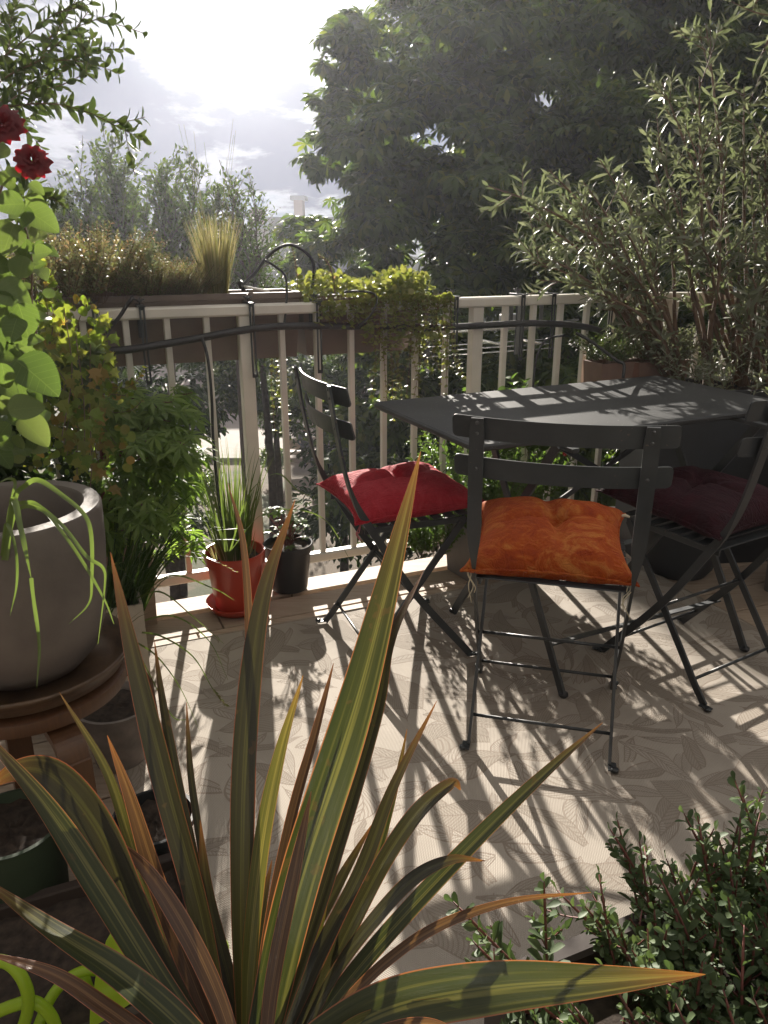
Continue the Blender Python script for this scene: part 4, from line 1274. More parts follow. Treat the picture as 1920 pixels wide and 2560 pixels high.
big_shrub('grey green willow leaved shrub leaning left over the railing', B1,
          [(1212, 462, 2.9), (1300, 520, 2.95), (1325, 640, 2.9), (1345, 700, 2.95), (1372, 425, 3.0), (1455, 450, 2.9), (1430, 560, 2.8), (1390, 600, 3.1),
           (1500, 400, 3.0), (1530, 540, 2.8), (1560, 470, 3.15), (1480, 640, 2.85), (1600, 560, 2.9), (1480, 730, 2.8), (1330, 660, 3.0), (1560, 660, 2.8), (1400, 480, 3.1), (1640, 430, 3.0)], 3, .068)
big_shrub('tallest willow leaved shrub rising to the top right', B2,
          [(1765, 60, 3.0), (1748, 190, 2.95), (1655, 205, 3.0), (1640, 330, 2.95), (1720, 330, 2.9), (1860, 215, 3.0), (1800, 300, 3.1), (1700, 470, 2.85), (1880, 380, 3.0), (1810, 480, 2.8), (1620, 500, 3.0),
           (1740, 600, 2.8), (1860, 560, 2.85), (1680, 560, 3.0), (1790, 660, 2.9)], 3, .070)
big_shrub('willow leaved shrub cut by the right edge of the picture', B3,
          [(1950, 180, 2.9), (1915, 330, 2.85), (1970, 420, 2.8), (1900, 480, 2.9), (1935, 600, 2.8), (1880, 690, 2.8), (1985, 700, 2.8), (1850, 760, 2.8), (1920, 800, 2.7)], 3, .068)
# a branch entering at the top right corner
big_shrub('small leafy branch tip in the top right corner', [(2060, -60, 2.3)], [(1880, 20, 2.3), (1910, 130, 2.3), (1890, -30, 2.3)], 2, .055, dens=.8)

# rosemary in the hanging boxes + low tufts
def tuft(name, label, base, rad, hgt, n, mat, leafsz, up=.9, tmpl=SIMPLE, stems=True, cat='plant', flop=.3, lw=1.0, twm=None, tr_=.0009, seg=8):
    root = plant(name, base, label, cat)
    L = Leaves(tmpl); tw = MB()
    for i in range(n):
        a = rng.uniform(0, 6.28); r_ = rad * math.sqrt(rng.uniform(0, 1))
        b = base + Vector((r_ * math.cos(a), r_ * math.sin(a), 0))
        out = Vector((math.cos(a), math.sin(a), 0)) * (r_ / rad) * flop + rvec(.25 * flop)
        tip = b + (out + Vector((0, 0, up))).normalized() * hgt * rng.uniform(.55, 1.1)
        path = bez([b, b.lerp(tip, .5) + Vector((0, 0, hgt * .06)), tip], seg)
        tw.tube(path, tr_, 4, caps=False)
        spray(L, None, path, .15, 1.0, max(4, int(hgt / leafsz * 1.6)), leafsz, .8, True, taper=.3)
    child(L.build('foliage', mat, smooth=True), root)
    child(tw.build('stems', twm or G['twig']), root)
    return root
tuft('rosemary', 'grey rosemary tuft in the smaller hanging box', PR(1520, 910, -.13), .055, .16, 60, G['grey'], .020, flop=.9)
tuft('rosemary', 'low grey foliage in the larger hanging box under the shrub', PR(1640, 908, -.13), .09, .17, 90, G['olive'], .024, flop=.9)
tuft('trough_undergrowth', 'grey green undergrowth between the shrub stems at the back of the table', Vector((1.42, 3.0, .68)), .30, .22, 130, G['olive'], .045, tmpl=LANCE, flop=1.0)
tuft('mint', 'bright green mint seen through the back of the front chair', R(.40, -.13, .18) + Vector((0, 0, .0)), .13, .36, 110, G['mint'], .032, flop=.75, tmpl=OVAL)
tuft('mint', 'low green herbs between the red cushion and the grey pot', R(.17, -.10, .06), .09, .30, 60, G['mint'], .026, flop=.8, tmpl=OVAL)
tuft('strawberry_plant', 'leafy green plant with one red berry behind the top slats', R(.58, -.10, .42), .10, .30, 30, G['mint'], .045, flop=1.0, tmpl=ROUND)
mb = MB(); mb.lathe([(0, -.012), (.006, -.008), (.0085, 0), (.006, .006), (0, .007)], P(1412, 1133, 2.75), 12)
tag(mb.build('berry', mat_plain('red_berry', (.5, .02, .015), .3)), 'single red berry hanging among the leaves behind the front chair', 'berry')

# ------------------------------------------------------------------ grasses
def blades(name, label, base, rad, n, hmin, hmax, wid, mat, droop=.5, spread=.5, cat='grass plant', bias=Vector((0, 0, 0)), heads=0, seg=9):
    root = plant(name, base, label, cat)
    V = []; F = []
    hd = Leaves(SIMPLE)
    for i in range(n):
        a = rng.uniform(0, 6.28); r_ = rad * math.sqrt(rng.uniform(0, 1))
        b = base + Vector((r_ * math.cos(a), r_ * math.sin(a), 0))
        Lh = rng.uniform(hmin, hmax)
        out = (Vector((math.cos(a), math.sin(a), 0)) * rng.uniform(.2, 1.0) * spread + bias + rvec(.12))
        dr = droop * rng.uniform(.3, 1.2)
        side = Vector((-math.sin(a + .6), math.cos(a + .6), 0))
        s0_ = len(V); w_ = wid * rng.uniform(.6, 1.2)
        p = b.copy(); dirv = (Vector((0, 0, 1)) + out * .5).normalized()
        for k in range(seg + 1):
            f = k / seg
            ww = w_ * (1 - f ** 2.2) * .5 + .0002
            V.append(p - side * ww); V.append(p + side * ww)
            dirv = (dirv + out * (.16 * dr) * f + Vector((0, 0, -.30 * dr * f))).normalized()
            p = p + dirv * (Lh / seg)
        for k in range(seg):
            q = s0_ + 2 * k; F.append((q, q + 1, q + 3, q + 2))
        if heads and i % heads == 0:
            for q in range(10): hd.add(p - dirv * .006 * q, dirv + rvec(.35), rvec(), .008)
    child(mesh_np('blades', np.array([tuple(v) for v in V]), np.array(F), mat, None, True), root)
    if heads: child(hd.build('seed_heads', G['straw']), root)
    return root
rp = RPx + Vector((0, .055, .19))
blades('potted_grass', 'tall green grass growing in the glossy red pot', rp, .05, 190, .16, .42, .0058, G['grassblade'], .55, .45)
blades('potted_grass', 'pale dry stubble at the foot of the grass in the red pot', rp, .075, 90, .03, .09, .004, G['straw'], .2, .8)
tall_g = plant('grass_stalks', rp, 'two tallest grass stalks rising above the red pot', 'grass plant')
for l, w_ in (([(565, 1380, 2.28), (520, 1230, 2.26), (480, 1110, 2.25), (458, 1012, 2.25)], .007), ([(568, 1380, 2.28), (552, 1240, 2.28), (545, 1080, 2.28)], .005), ([(575, 1380, 2.28), (620, 1240, 2.25), (690, 1185, 2.2), (742, 1225, 2.2), (775, 1240, 2.2)], .006), ([(575, 1380, 2.28), (650, 1290, 2.22), (735, 1275, 2.2), (818, 1305, 2.2), (880, 1410, 2.2)], .005)):
    path = bez([P(*q) for q in l], 20); V = []; F = []
    for i, p in enumerate(path):
        f = i / (len(path) - 1); hw = w_ * .5 * (1 - f ** 2) + .0003; V.append(p + Vector((-hw, .0, 0))); V.append(p + Vector((hw, hw * .5, hw)))
    for i in range(len(path) - 1): F.append((2 * i, 2 * i + 1, 2 * i + 3, 2 * i + 2))
    mb = MB(); mb.add(V, F, True); child(mb.build('stalk', G['grassblade']), tall_g)
# geranium in the black pot
root = plant('geranium', PZ(722, 1478, 0) + Vector((0, .03, .16)), 'small geranium with notched leaves in the black pot', 'plant')
GER = palmate(5, 4.6, .62, [.8, .95, 1.0, .95, .8], droop=.2)
L = Leaves(GER); tw = MB(); gb = PZ(722, 1478, 0) + Vector((0, .03, .155))
for i in range(34):
    a = rng.uniform(0, 6.28); e = gb + Vector((math.cos(a) * rng.uniform(.01, .10), math.sin(a) * rng.uniform(.01, .09), rng.uniform(.03, .16)))
    pth = bez([gb + rvec(.012), gb.lerp(e, .5) + Vector((0, 0, .02)), e], 6); tw.tube(pth, .0014, 5, caps=False)
    L.add(e, Vector((math.cos(a), math.sin(a), -.1)), Vector((0, 0, 1)) + rvec(.5), rng.uniform(.018, .028))
child(L.build('foliage', G['mint'], smooth=True), root); child(tw.build('stems', G['redtwig']), root)
# dark sedge clump left of the rug
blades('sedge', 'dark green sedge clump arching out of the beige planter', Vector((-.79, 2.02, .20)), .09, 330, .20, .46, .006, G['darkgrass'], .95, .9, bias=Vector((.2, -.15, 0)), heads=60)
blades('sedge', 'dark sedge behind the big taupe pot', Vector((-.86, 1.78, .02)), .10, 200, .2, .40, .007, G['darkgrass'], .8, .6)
# long grass blades flopping over the rim of the big pot
bg = plant('pot_grass', PC + Vector((-.02, -.02, .72)), 'long green grass blades flopping over the rim of the big taupe pot', 'grass plant')
BGW = [([(15, 1400, 1.27), (20, 1300, 1.27), (32, 1245, 1.27), (38, 1205, 1.27), (20, 1197, 1.26), (-10, 1212, 1.25)], .006),
       ([(15, 1395, 1.27), (35, 1250, 1.27), (60, 1215, 1.27), (95, 1200, 1.26), (150, 1235, 1.24), (208, 1285, 1.22), (228, 1340, 1.21), (230, 1450, 1.21), (222, 1510, 1.21), (172, 1560, 1.2)], .008),
       ([(12, 1400, 1.25), (32, 1250, 1.22), (50, 1320, 1.17), (65, 1380, 1.15), (78, 1445, 1.14)], .0095),
       ([(78, 1445, 1.14), (90, 1540, 1.14), (98, 1630, 1.14), (92, 1720, 1.14)], .005),
       ([(10, 1400, 1.27), (30, 1275, 1.26), (70, 1256, 1.25), (100, 1268, 1.24), (160, 1320, 1.2), (215, 1390, 1.18), (258, 1420, 1.18), (262, 1470, 1.18), (245, 1610, 1.18)], .007),
       ([(10, 1400, 1.27), (40, 1280, 1.25), (100, 1272, 1.23), (150, 1325, 1.19), (210, 1410, 1.18), (262, 1500, 1.17), (285, 1560, 1.17)], .006),
       ([(5, 1390, 1.27), (15, 1310, 1.2), (38, 1370, 1.16), (42, 1460, 1.15), (25, 1540, 1.15)], .0045)]
for l, w_ in BGW:
    path = bez([P(*q) for q in l], 44); V = []; F = []
    for i, p in enumerate(path):
        f = i / (len(path) - 1); td = (path[min(i + 1, len(path) - 1)] - path[max(0, i - 1)]).normalized()
        sd = td.cross((VC - p).normalized()).normalized(); sd = Matrix.Rotation(.5 * math.sin(f * 9), 3, td) @ sd
        hw = w_ * .5 * (1 - f ** 3) + .0004; nn = sd.cross(td)
        V += [p - sd * hw + nn * hw * .35, p, p + sd * hw + nn * hw * .35]
    for i in range(len(path) - 1):
        for j in range(2): a = 3 * i + j; F.append((a, a + 1, a + 4, a + 3))
    mb = MB(); mb.add(V, F, True); child(mb.build('blade', G['grassblade']), bg)

# ------------------------------------------------------------------ window box plants
fg = R(-.565, .15, 1.03)
blades('feather_grass', 'straw coloured feather grass clump in the window box', fg, .030, 430, .17, .30, .0020, G['straw'], .22, .55, cat='grass plant')
fs = plant('grass_plumes', fg, 'fine long plumes standing above the feather grass clump', 'grass plant')
mb = MB()
for i in range(16):
    e = fg + Vector((rng.uniform(-.10, .13), rng.uniform(-.05, .05), rng.uniform(.38, .58)))
    mb.tube(bez([fg, fg.lerp(e, .5) + rvec(.012), e], 10), [.0010] * 5 + [.0005] * 6, 4, caps=False)
child(mb.build('plumes', G['straw']), fs)
tuft('dry_sedum', 'tall rusty brown dried sedum bush in the left window box', R(-1.10, .15, 1.04), .21, .24, 140, G['sedum'], .024, flop=.75, tr_=.0011)
tuft('dry_sedum', 'tall rusty brown dried sedum beside the left clamp', R(-.96, .14, 1.04), .12, .23, 150, G['sedum'], .018, flop=.7, tr_=.0011)
tuft('low_sedum', 'low pinkish green sedum mat left of the feather grass', R(-.80, .15, 1.04), .095, .15, 280, G['sedum'], .012, flop=.9)
tuft('low_sedum', 'low green and pink sedum touching the feather grass', R(-.70, .15, 1.04), .075, .13, 220, G['sedum'], .011, flop=.9)
def stem_plant(name, label, pts, mat, lsz, r_=.0028):
    root = plant(name, P(*pts[0]), label)
    path = bez([P(*q) for q in pts], 20); mb = MB(); mb.tube(path, r_, 6); child(mb.build('stem', G['twig']), root)
    L = Leaves(OVAL); spray(L, None, path, .05, 1.0, 26, lsz, .8, False, taper=.2); child(L.build('foliage', mat), root)
stem_plant('houseleek_stalk', 'drooping brown houseleek flower stalk arching over the creeping jenny', [(838, 735, 2.68), (832, 690, 2.68), (818, 655, 2.68), (800, 640, 2.68)], G['sedum'], .017)
stem_plant('houseleek_stalk', 'pale upright stalk rising from the creeping jenny beside the hose arc', [(744, 720, 2.7), (742, 680, 2.7), (735, 640, 2.7), (730, 620, 2.7)], G['sedum'], .011, .0016)
stem_plant('seedling', 'single pale green seedling above the low sedum', [(385, 690, 2.45), (380, 660, 2.45), (372, 640, 2.45), (384, 615, 2.45)], G['olive'], .03, .0015)

def jenny(label, s0, s1, trails, n=900):
    root = plant('creeping_jenny', R((s0 + s1) / 2, .1, 1.03), label)
    L = Leaves(ROUND); tw = MB()
    for i in range(n):
        s_ = rng.uniform(s0, s1); d_ = rng.uniform(-.03, .22)
        hz = rng.uniform(-.015, .045) + .05 * max(0, math.sin((s_ - s0) * 14)) * rng.uniform(0, 1)
        L.add(R(s_, d_, 1.04 + hz), rvec() + Vector((0, 0, .3)), Vector((0, 0, 1)) + rvec(.8), rng.uniform(.014, .026))
    for (s_, ln, nn) in trails:
        for q in range(nn):
            ss = s_ + rng.normal() * .022; dd = rng.uniform(-.055, -.035)
            pts = [R(ss, .0, 1.045), R(ss + rng.normal() * .01, dd, 1.02), R(ss + rng.normal() * .015, dd - .005, 1.03 - ln * .4), R(ss + rng.normal() * .03, dd + rng.uniform(-.01, .01), 1.03 - ln * rng.uniform(.6, 1.0))]
            path = bez(pts, 18); tw.tube(path, .0008, 4, caps=False)
            spray(L, None, path, .15, 1.0, int(ln * 36) + 4, rng.uniform(.012, .021), .9, True, taper=.1, jitter=.5)
    child(L.build('foliage', G['jenny'], smooth=True), root); child(tw.build('runners', G['redtwig']), root)
jenny('yellow green creeping jenny with long trails hanging in front of the railing', .00, .18, [(.03, .18, 5), (.08, .20, 6), (.13, .20, 6), (.18, .24, 5), (.215, .42, 4), (.235, .38, 3), (.07, .42, 3), (.00, .50, 3), (.12, .40, 4), (-.02, .42, 4), (.15, .20, 6)], 620)
jenny('low creeping jenny spilling along the rail left of the big trailing clump', -.30, .02, [(-.22, .08, 8), (-.15, .10, 8), (-.08, .16, 8), (-.03, .22, 6)], 520)
# trails hanging outside behind the bars
root = plant('creeping_jenny', R(-.32, .17, .8), 'pale yellow vine hanging behind the bars right of the big post')
L = Leaves(ROUND); tw = MB()
for q in range(9):
    s_ = -.34 + rng.normal() * .02
    path = bez([R(s_, .22, .86), R(s_ + rng.normal() * .01, .23, .72), R(s_ + rng.normal() * .02, .22, .86 - rng.uniform(.15, .36))], 16); tw.tube(path, .0008, 4, caps=False)
    spray(L, None, path, .0, 1.0, 13, .016, .9, True, taper=.1, jitter=.5)
child(L.build('foliage', G['jenny'], smooth=True), root); child(tw.build('runners', G['redtwig']), root)

# ------------------------------------------------------------------ left side: climbing rose, oval leaved bush, ivy, cut leaved maple
rose = plant('climbing_rose', Vector((-1.3, 1.6, .4)), 'climbing rose with big bright green leaves and two dark red flowers', 'rose')
_pr = [(0, .12), (.03, .45)]
for k_ in range(1, 22):
    f_ = k_ / 22; h_ = (math.sin(PI * f_ ** .72)) ** .62
    _pr += [(f_, h_ * 1.03), (f_ + .012, h_ * .955)]
_pr += [(1, .02)]
L = Leaves(leaf_tmpl(.82, _pr, .20, .22))
RL = [(50, 560, 56, 200), (100, 545, 60, 330), (20, 600, 60, 250), (112, 628, 36, 20), (112, 690, 30, 310), (25, 510, 50, 180), (10, 690, 70, 40), (35, 740, 75, 340), (60, 800, 62, 290), (30, 830, 50, 250), (70, 900, 50, 320),
      (95, 940, 92, 325), (10, 940, 46, 280), (15, 1015, 46, 200), (62, 1020, 58, 10), (85, 1075, 62, 320), (5, 1080, 40, 230), (10, 770, 55, 240), (55, 660, 50, 80), (-20, 860, 60, 270), (90, 850, 30, 20), (15, 450, 36, 160), (40, 430, 30, 20), (5, 380, 30, 200), (118, 790, 26, 20), (125, 730, 24, 60)]
for (x, y, r_, a) in RL:
    a = math.radians(a); dx, dy = math.cos(a), math.sin(a)
    t_ = rng.uniform(1.22, 1.42); r_ *= .8
    size = 2 * r_ * .93 / FPX * t_
    p = P(x - dx * r_ * .9, y + dy * r_ * .9, t_)
    d = P(x, y, t_ + rng.uniform(-.02, .02)) - p
    nrm = (VC - p).normalized() + Vector((0, .0, .55)) + rvec(.25)
    L.add(p, d, nrm, size)
for i in range(170):
    p = P(rng.uniform(-160, 85), rng.uniform(430, 1150), rng.uniform(1.35, 1.7)); L.add(p, rvec() + Vector((.5, 0, 0)), (VC - p).normalized() + Vector((0, 0, .6)) + rvec(.5), rng.uniform(.028, .056))
child(L.build('foliage', G['rose'], smooth=True), rose)
tw = MB()
for l in ([(-80, 1150, 1.45), (-30, 900, 1.45), (-10, 650, 1.4), (0, 480, 1.38), (52, 420, 1.36)], [(-60, 900, 1.45), (-40, 600, 1.4), (-20, 400, 1.38), (5, 345, 1.36)],
          [(95, 860, 1.5), (80, 760, 1.5), (80, 660, 1.48), (68, 590, 1.45), (60, 560, 1.42)], [(-60, 1020, 1.4), (0, 970, 1.4), (70, 1000, 1.38)], [(-60, 800, 1.4), (0, 760, 1.4), (40, 790, 1.38)], [(-60, 640, 1.4), (10, 600, 1.4), (60, 590, 1.38)]):
    tw.tube(bez([P(*q) for q in l], 24), .0022, 6)
child(tw.build('stems', G['twig']), rose)
t = NT('rose_petal'); c = t.ramp(t.noise(30, 3), [(.3, (.075, .002, .006)), (.7, (.15, .005, .010))])
b = t.pbr(c, .6, 0, sheen=(.4, (.6, .1, .1))); tr = t.n('ShaderNodeBsdfTranslucent'); tr.inputs['Color'].default_value = (.40, .006, .014, 1)
mxs = t.n('ShaderNodeMixShader'); mxs.inputs[0].default_value = .35; t.l(b.outputs[0], mxs.inputs[1]); t.l(tr.outputs[0], mxs.inputs[2]); M['petal'] = t.done(mxs)
for (x, y, rpx) in ((80, 402, 42), (8, 312, 48)):
    c_ = P(x, y, 1.34); Rr = rpx / FPX * 1.34
    mb = MB()
    ax = Vector((.25, -.75, .42)).normalized(); q0 = ax.orthogonal().normalized()
    for ring, (npet, rr, hh, op) in enumerate(((7, 1.0, .35, 1.25), (6, .85, .5, .9), (5, .62, .62, .55), (4, .38, .7, .28))):
        for k in range(npet):
            a = 2 * PI * k / npet + ring * .5 + rng.uniform(-.35, .35); rr_ = rr * rng.uniform(.85, 1.12)
            V = []; n = 6; F = []
            for i in range(n + 1):
                for j in range(n + 1):
                    f = i / n; g_ = -1 + 2 * j / n
                    wd_ = .75 * math.sin(min(1, f * 1.25) * PI / 2) * (1 - max(0, f - .7) * .9)
                    an = a + g_ * wd_
                    rad_ = Rr * 1.12 * rr_ * (f ** .7) * (1 + .14 * math.sin(g_ * 6 + ring * 3 + k * 2)) * (.35 + .65 * math.sin(f * PI / 2 * op if op > 1 else f * PI / 2))
                    z_ = Rr * (hh * math.sin(f * PI * .5) * 1.2 - (.55 * max(0, f - .6) * (op)))
                    u_ = Matrix.Rotation(an, 3, ax) @ q0
                    V.append(c_ + u_ * rad_ + ax * (z_ - Rr * .3) + rvec(.0006))
            for i in range(n):
                for j in range(n): q = i * (n + 1) + j; F.append((q, q + 1, q + n + 2, q + n + 1))
            mb.add(V, F, True)
    child(mb.build('flower', M['petal']), rose)

def branchy(name, label, paths, mat, tmpl, lsz, spacing, tw_r=.0022, sub=0, sublen=.1, cat='bush', opposite=True, smooth=True, base=None):
    root = plant(name, base or P(*paths[0][0]), label, cat)
    L = Leaves(tmpl); tw = MB()
    for l in paths:
        path = bez([P(*q) for q in l], 30); m = len(path)
        ln = sum((path[i + 1] - path[i]).length for i in range(m - 1))
        tw.tube(path, [tw_r * (1 - .7 * i / m) for i in range(m)], 5, caps=False)
        spray(L, None, path, .12, 1.0, int(ln / spacing), lsz, .85, opposite, taper=.4, jitter=.3)
        for q in range(int(sub * ln)):
            p, td = at(path, rng.uniform(.1, .9)); e = p + (td + rvec(1.0)).normalized() * rng.uniform(.5, 1.0) * sublen
            sp = bez([p, p.lerp(e, .5) + rvec(.004), e], 8); tw.tube(sp, tw_r * .45, 4, caps=False)
            spray(L, None, sp, .1, 1.0, max(3, int((e - p).length / spacing)), lsz * .85, .85, opposite, taper=.45, jitter=.35)
    child(L.build('foliage', mat, smooth=smooth), root); child(tw.build('stems', G['twig']), root)
    return root
EP = [[(-120, 420, 1.75), (-20, 290, 1.72), (60, 262, 1.7), (150, 262, 1.68), (230, 285, 1.66), (300, 320, 1.65), (360, 350, 1.64)],
      [(-120, 300, 1.75), (20, 190, 1.74), (100, 150, 1.72), (190, 70, 1.7), (295, 32, 1.68)],
      [(-100, 330, 1.8), (40, 230, 1.8), (140, 175, 1.78), (230, 130, 1.76), (315, 122, 1.75)],
      [(-60, 200, 1.8), (60, 100, 1.8), (130, 40, 1.78), (230, 8, 1.76)], [(60, 160, 1.78), (150, 150, 1.77), (230, 160, 1.76), (300, 185, 1.75)],
      [(-40, 260, 1.85), (20, 120, 1.85), (30, 40, 1.84), (60, -20, 1.82)], [(-40, 300, 1.75), (60, 230, 1.74), (130, 220, 1.73), (200, 190, 1.73), (240, 150, 1.72)],
      [(-80, 520, 1.7), (0, 440, 1.7), (60, 440, 1.68), (110, 490, 1.67), (140, 500, 1.66)], [(-40, 560, 1.8), (30, 500, 1.78), (80, 500, 1.76), (115, 545, 1.75)],
      [(-60, 380, 1.9), (0, 250, 1.9), (60, 180, 1.88), (120, 110, 1.86), (160, 30, 1.85)], [(-60, 480, 1.9), (10, 340, 1.9), (60, 300, 1.88), (120, 270, 1.86)],
      [(120, 100, 1.8), (160, 50, 1.8), (200, -20, 1.8)], [(-60, 100, 1.9), (10, 50, 1.9), (40, 0, 1.9)], [(-90, 180, 1.85), (0, 160, 1.85), (70, 200, 1.84), (110, 240, 1.83)]]
branchy('oval_leaf_bush', 'bush of small grey green oval leaves reaching into the sky at top left', EP, G['grey'], leaf_tmpl(.42, [(0, .1), (.25, .8), (.55, 1.0), (.85, .6), (1, .08)], .2, .15), .046, .019, sub=9, sublen=.11, base=Vector((-1.4, 1.95, .4)))
IVYT = ([(0, 0, 0), (.12, -.32, .02), (.0, -.48, 0), (.38, -.28, .03), (.55, -.42, 0), (.62, -.16, .02), (1, 0, -.12), (.62, .16, .02), (.55, .42, 0), (.38, .28, .03), (.0, .48, 0), (.12, .32, .02), (.4, 0, 0)],
        [(0, 1, 2, 3), (0, 3, 12, 9), (3, 4, 5, 12), (12, 5, 6, 7), (12, 7, 8, 9), (0, 9, 10, 11)])
root = plant('ivy', Vector((-1.1, 1.9, .7)), 'variegated ivy and small climbers tumbling over the left end of the railing', 'ivy')
L = Leaves(IVYT); tw = MB(); L2 = Leaves(ROUND)
for i in range(26):
    x0, y0 = rng.uniform(90, 250), rng.uniform(700, 1000); t_ = rng.uniform(1.75, 2.15)
    x1, y1 = x0 + rng.uniform(-40, 60), y0 + rng.uniform(80, 330)
    path = bez([P(x0, y0, t_), P((x0 + x1) / 2 + rng.uniform(-30, 30), (y0 + y1) / 2, t_), P(x1, min(y1, 1230), t_ - .03)], 16)
    tw.tube(path, .0013, 4, caps=False)
    for k in range(15):
        p, td = at(path, rng.uniform(0, 1)); p = p + rvec(.018)
        L.add(p, Vector((rng.normal() * .6, -.2, -.7)), (VC - p).normalized() + Vector((0, 0, .5)) + rvec(.5), rng.uniform(.022, .045))
for l in ([(235, 960, 2.0), (270, 945, 2.0), (290, 925, 2.0)], [(235, 960, 2.0), (310, 970, 1.98), (345, 950, 1.97), (362, 915, 1.97)], [(200, 1035, 2.0), (280, 1032, 1.98), (330, 1025, 1.97), (356, 1000, 1.96)], [(220, 1050, 2.0), (240, 1030, 2.0), (228, 1015, 2.0)],
          [(150, 720, 2.0), (128, 700, 2.0), (110, 650, 2.0)], [(130, 860, 2.0), (150, 830, 2.0), (160, 790, 2.0)], [(180, 1000, 2.0), (260, 985, 2.0), (320, 990, 2.0)]):
    path = bez([P(*q) for q in l], 12); tw.tube(path, .0012, 4, caps=False)
    spray(L2, None, path, .1, 1.0, 9, .022, .9, True, taper=.5)
for i in range(320):
    x, y = rng.uniform(60, 330), rng.uniform(740, 1180)
    if x > 250 and y < 930: continue
    p = P(x, y, rng.uniform(1.8, 2.3)); L2.add(p, rvec() - Vector((0, 0, .2)), (VC - p).normalized() + rvec(.8), rng.uniform(.014, .028))
child(L.build('foliage', G['ivy']), root); child(L2.build('round_leaves', G['ivy'], smooth=True), root); child(tw.build('stems', G['twig']), root)
# pittosporum-like rosettes
root = plant('rosette_shrub', P(200, 960, 1.95), 'pale edged rosettes of oval leaves below the left clamp', 'shrub')
L = Leaves(OVAL)
for i in range(30):
    c_ = P(rng.uniform(110, 240), rng.uniform(870, 1010), rng.uniform(1.85, 2.05)); 
    for k in range(9):
        a = k * 2.4; L.add(c_, Vector((math.cos(a), .3 * math.sin(a) - .2, math.sin(a))) , Vector((0, -.6, .8)) + rvec(.3), .028)
child(L.build('foliage', G['grey'], smooth=True), root)
# maple
root = plant('cut_leaf_maple', Vector((-.86, 2.42, .3)), 'cut leaved maple with feathery green leaves left of the red pot', 'maple')
L = Leaves(MAPLE); tw = MB(); mbase = Vector((-.92, 2.40, .26))
for i in range(36):
    e = P(rng.uniform(190, 500), rng.uniform(940, 1390), rng.uniform(2.1, 2.75))
    if i < 12: e = P(rng.uniform(380, 480), rng.uniform(1020, 1300), rng.uniform(2.2, 2.5))
    path = bez([mbase + rvec(.03), mbase.lerp(e, .45) + Vector((0, 0, .14)) + rvec(.03), mbase.lerp(e, .8) + Vector((0, 0, .08)), e], 16); m = len(path)
    tw.tube(path, [.005 * (1 - k / m) + .0009 for k in range(m)], 5, caps=False)
    for k in range(20):
        p, td = at(path, rng.uniform(.45, 1)); p = p + rvec(.045) + Vector((0, 0, -.01))
        L.add(p, Vector((td.x, td.y, -.35)) + rvec(.4), Vector((0, 0, 1)) + rvec(.45), rng.uniform(.046, .075))
child(L.build('foliage', G['maple']), root); child(tw.build('branches', G['redtwig']), root)
# dense dark shrub behind them all
def mass(name, label, boxes, mat, tmpl, size, n, cat='shrub', hfun=None, trunk=None):
    root = plant(name, Vector(boxes[0][0]), label, cat)
    L = Leaves(tmpl)
    tot = sum(b[2] for b in boxes)
    for (c_, rad_, wgt) in boxes:
        k = int(n * wgt / tot); c_ = np.array(c_, float); rad_ = np.array(rad_, float)
        u_ = unit(rng.normal(size=(k, 3))); rr = rng.uniform(.25, 1, (k, 1)) ** .45
        pos = c_ + u_ * rr * rad_ * (1 + .15 * np.sin(u_[:, :1] * 9 + u_[:, 2:] * 7))
        Dn = unit(u_ * .5 + rng.normal(size=(k, 3)) * .6 + np.array([0, 0, -.2])); Nn = unit(u_ * .7 + rng.normal(size=(k, 3)) * .5 + np.array([0, 0, .5]))
        L.addmany(pos, Dn, Nn, rng.uniform(.7, 1.25, k) * size)
    child(L.build('foliage', mat), root)
    if trunk: child(trunk.build('trunk', G['bark']), root)
    return root
tk = MB(); tk.tube([(-1.4, 2.0, .3), (-1.38, 2.02, .9)], .02, 8)
mass('dense_shrub', 'dense dark shrub behind the ivy at the left', [((-1.35, 2.15, .75), (.36, .25, .42), 3), ((-1.45, 1.85, 1.05), (.28, .25, .30), 1.2), ((-1.2, 2.45, .45), (.30, .2, .30), 1.2)], G['dark'], OVAL, .05, 5200, trunk=tk)

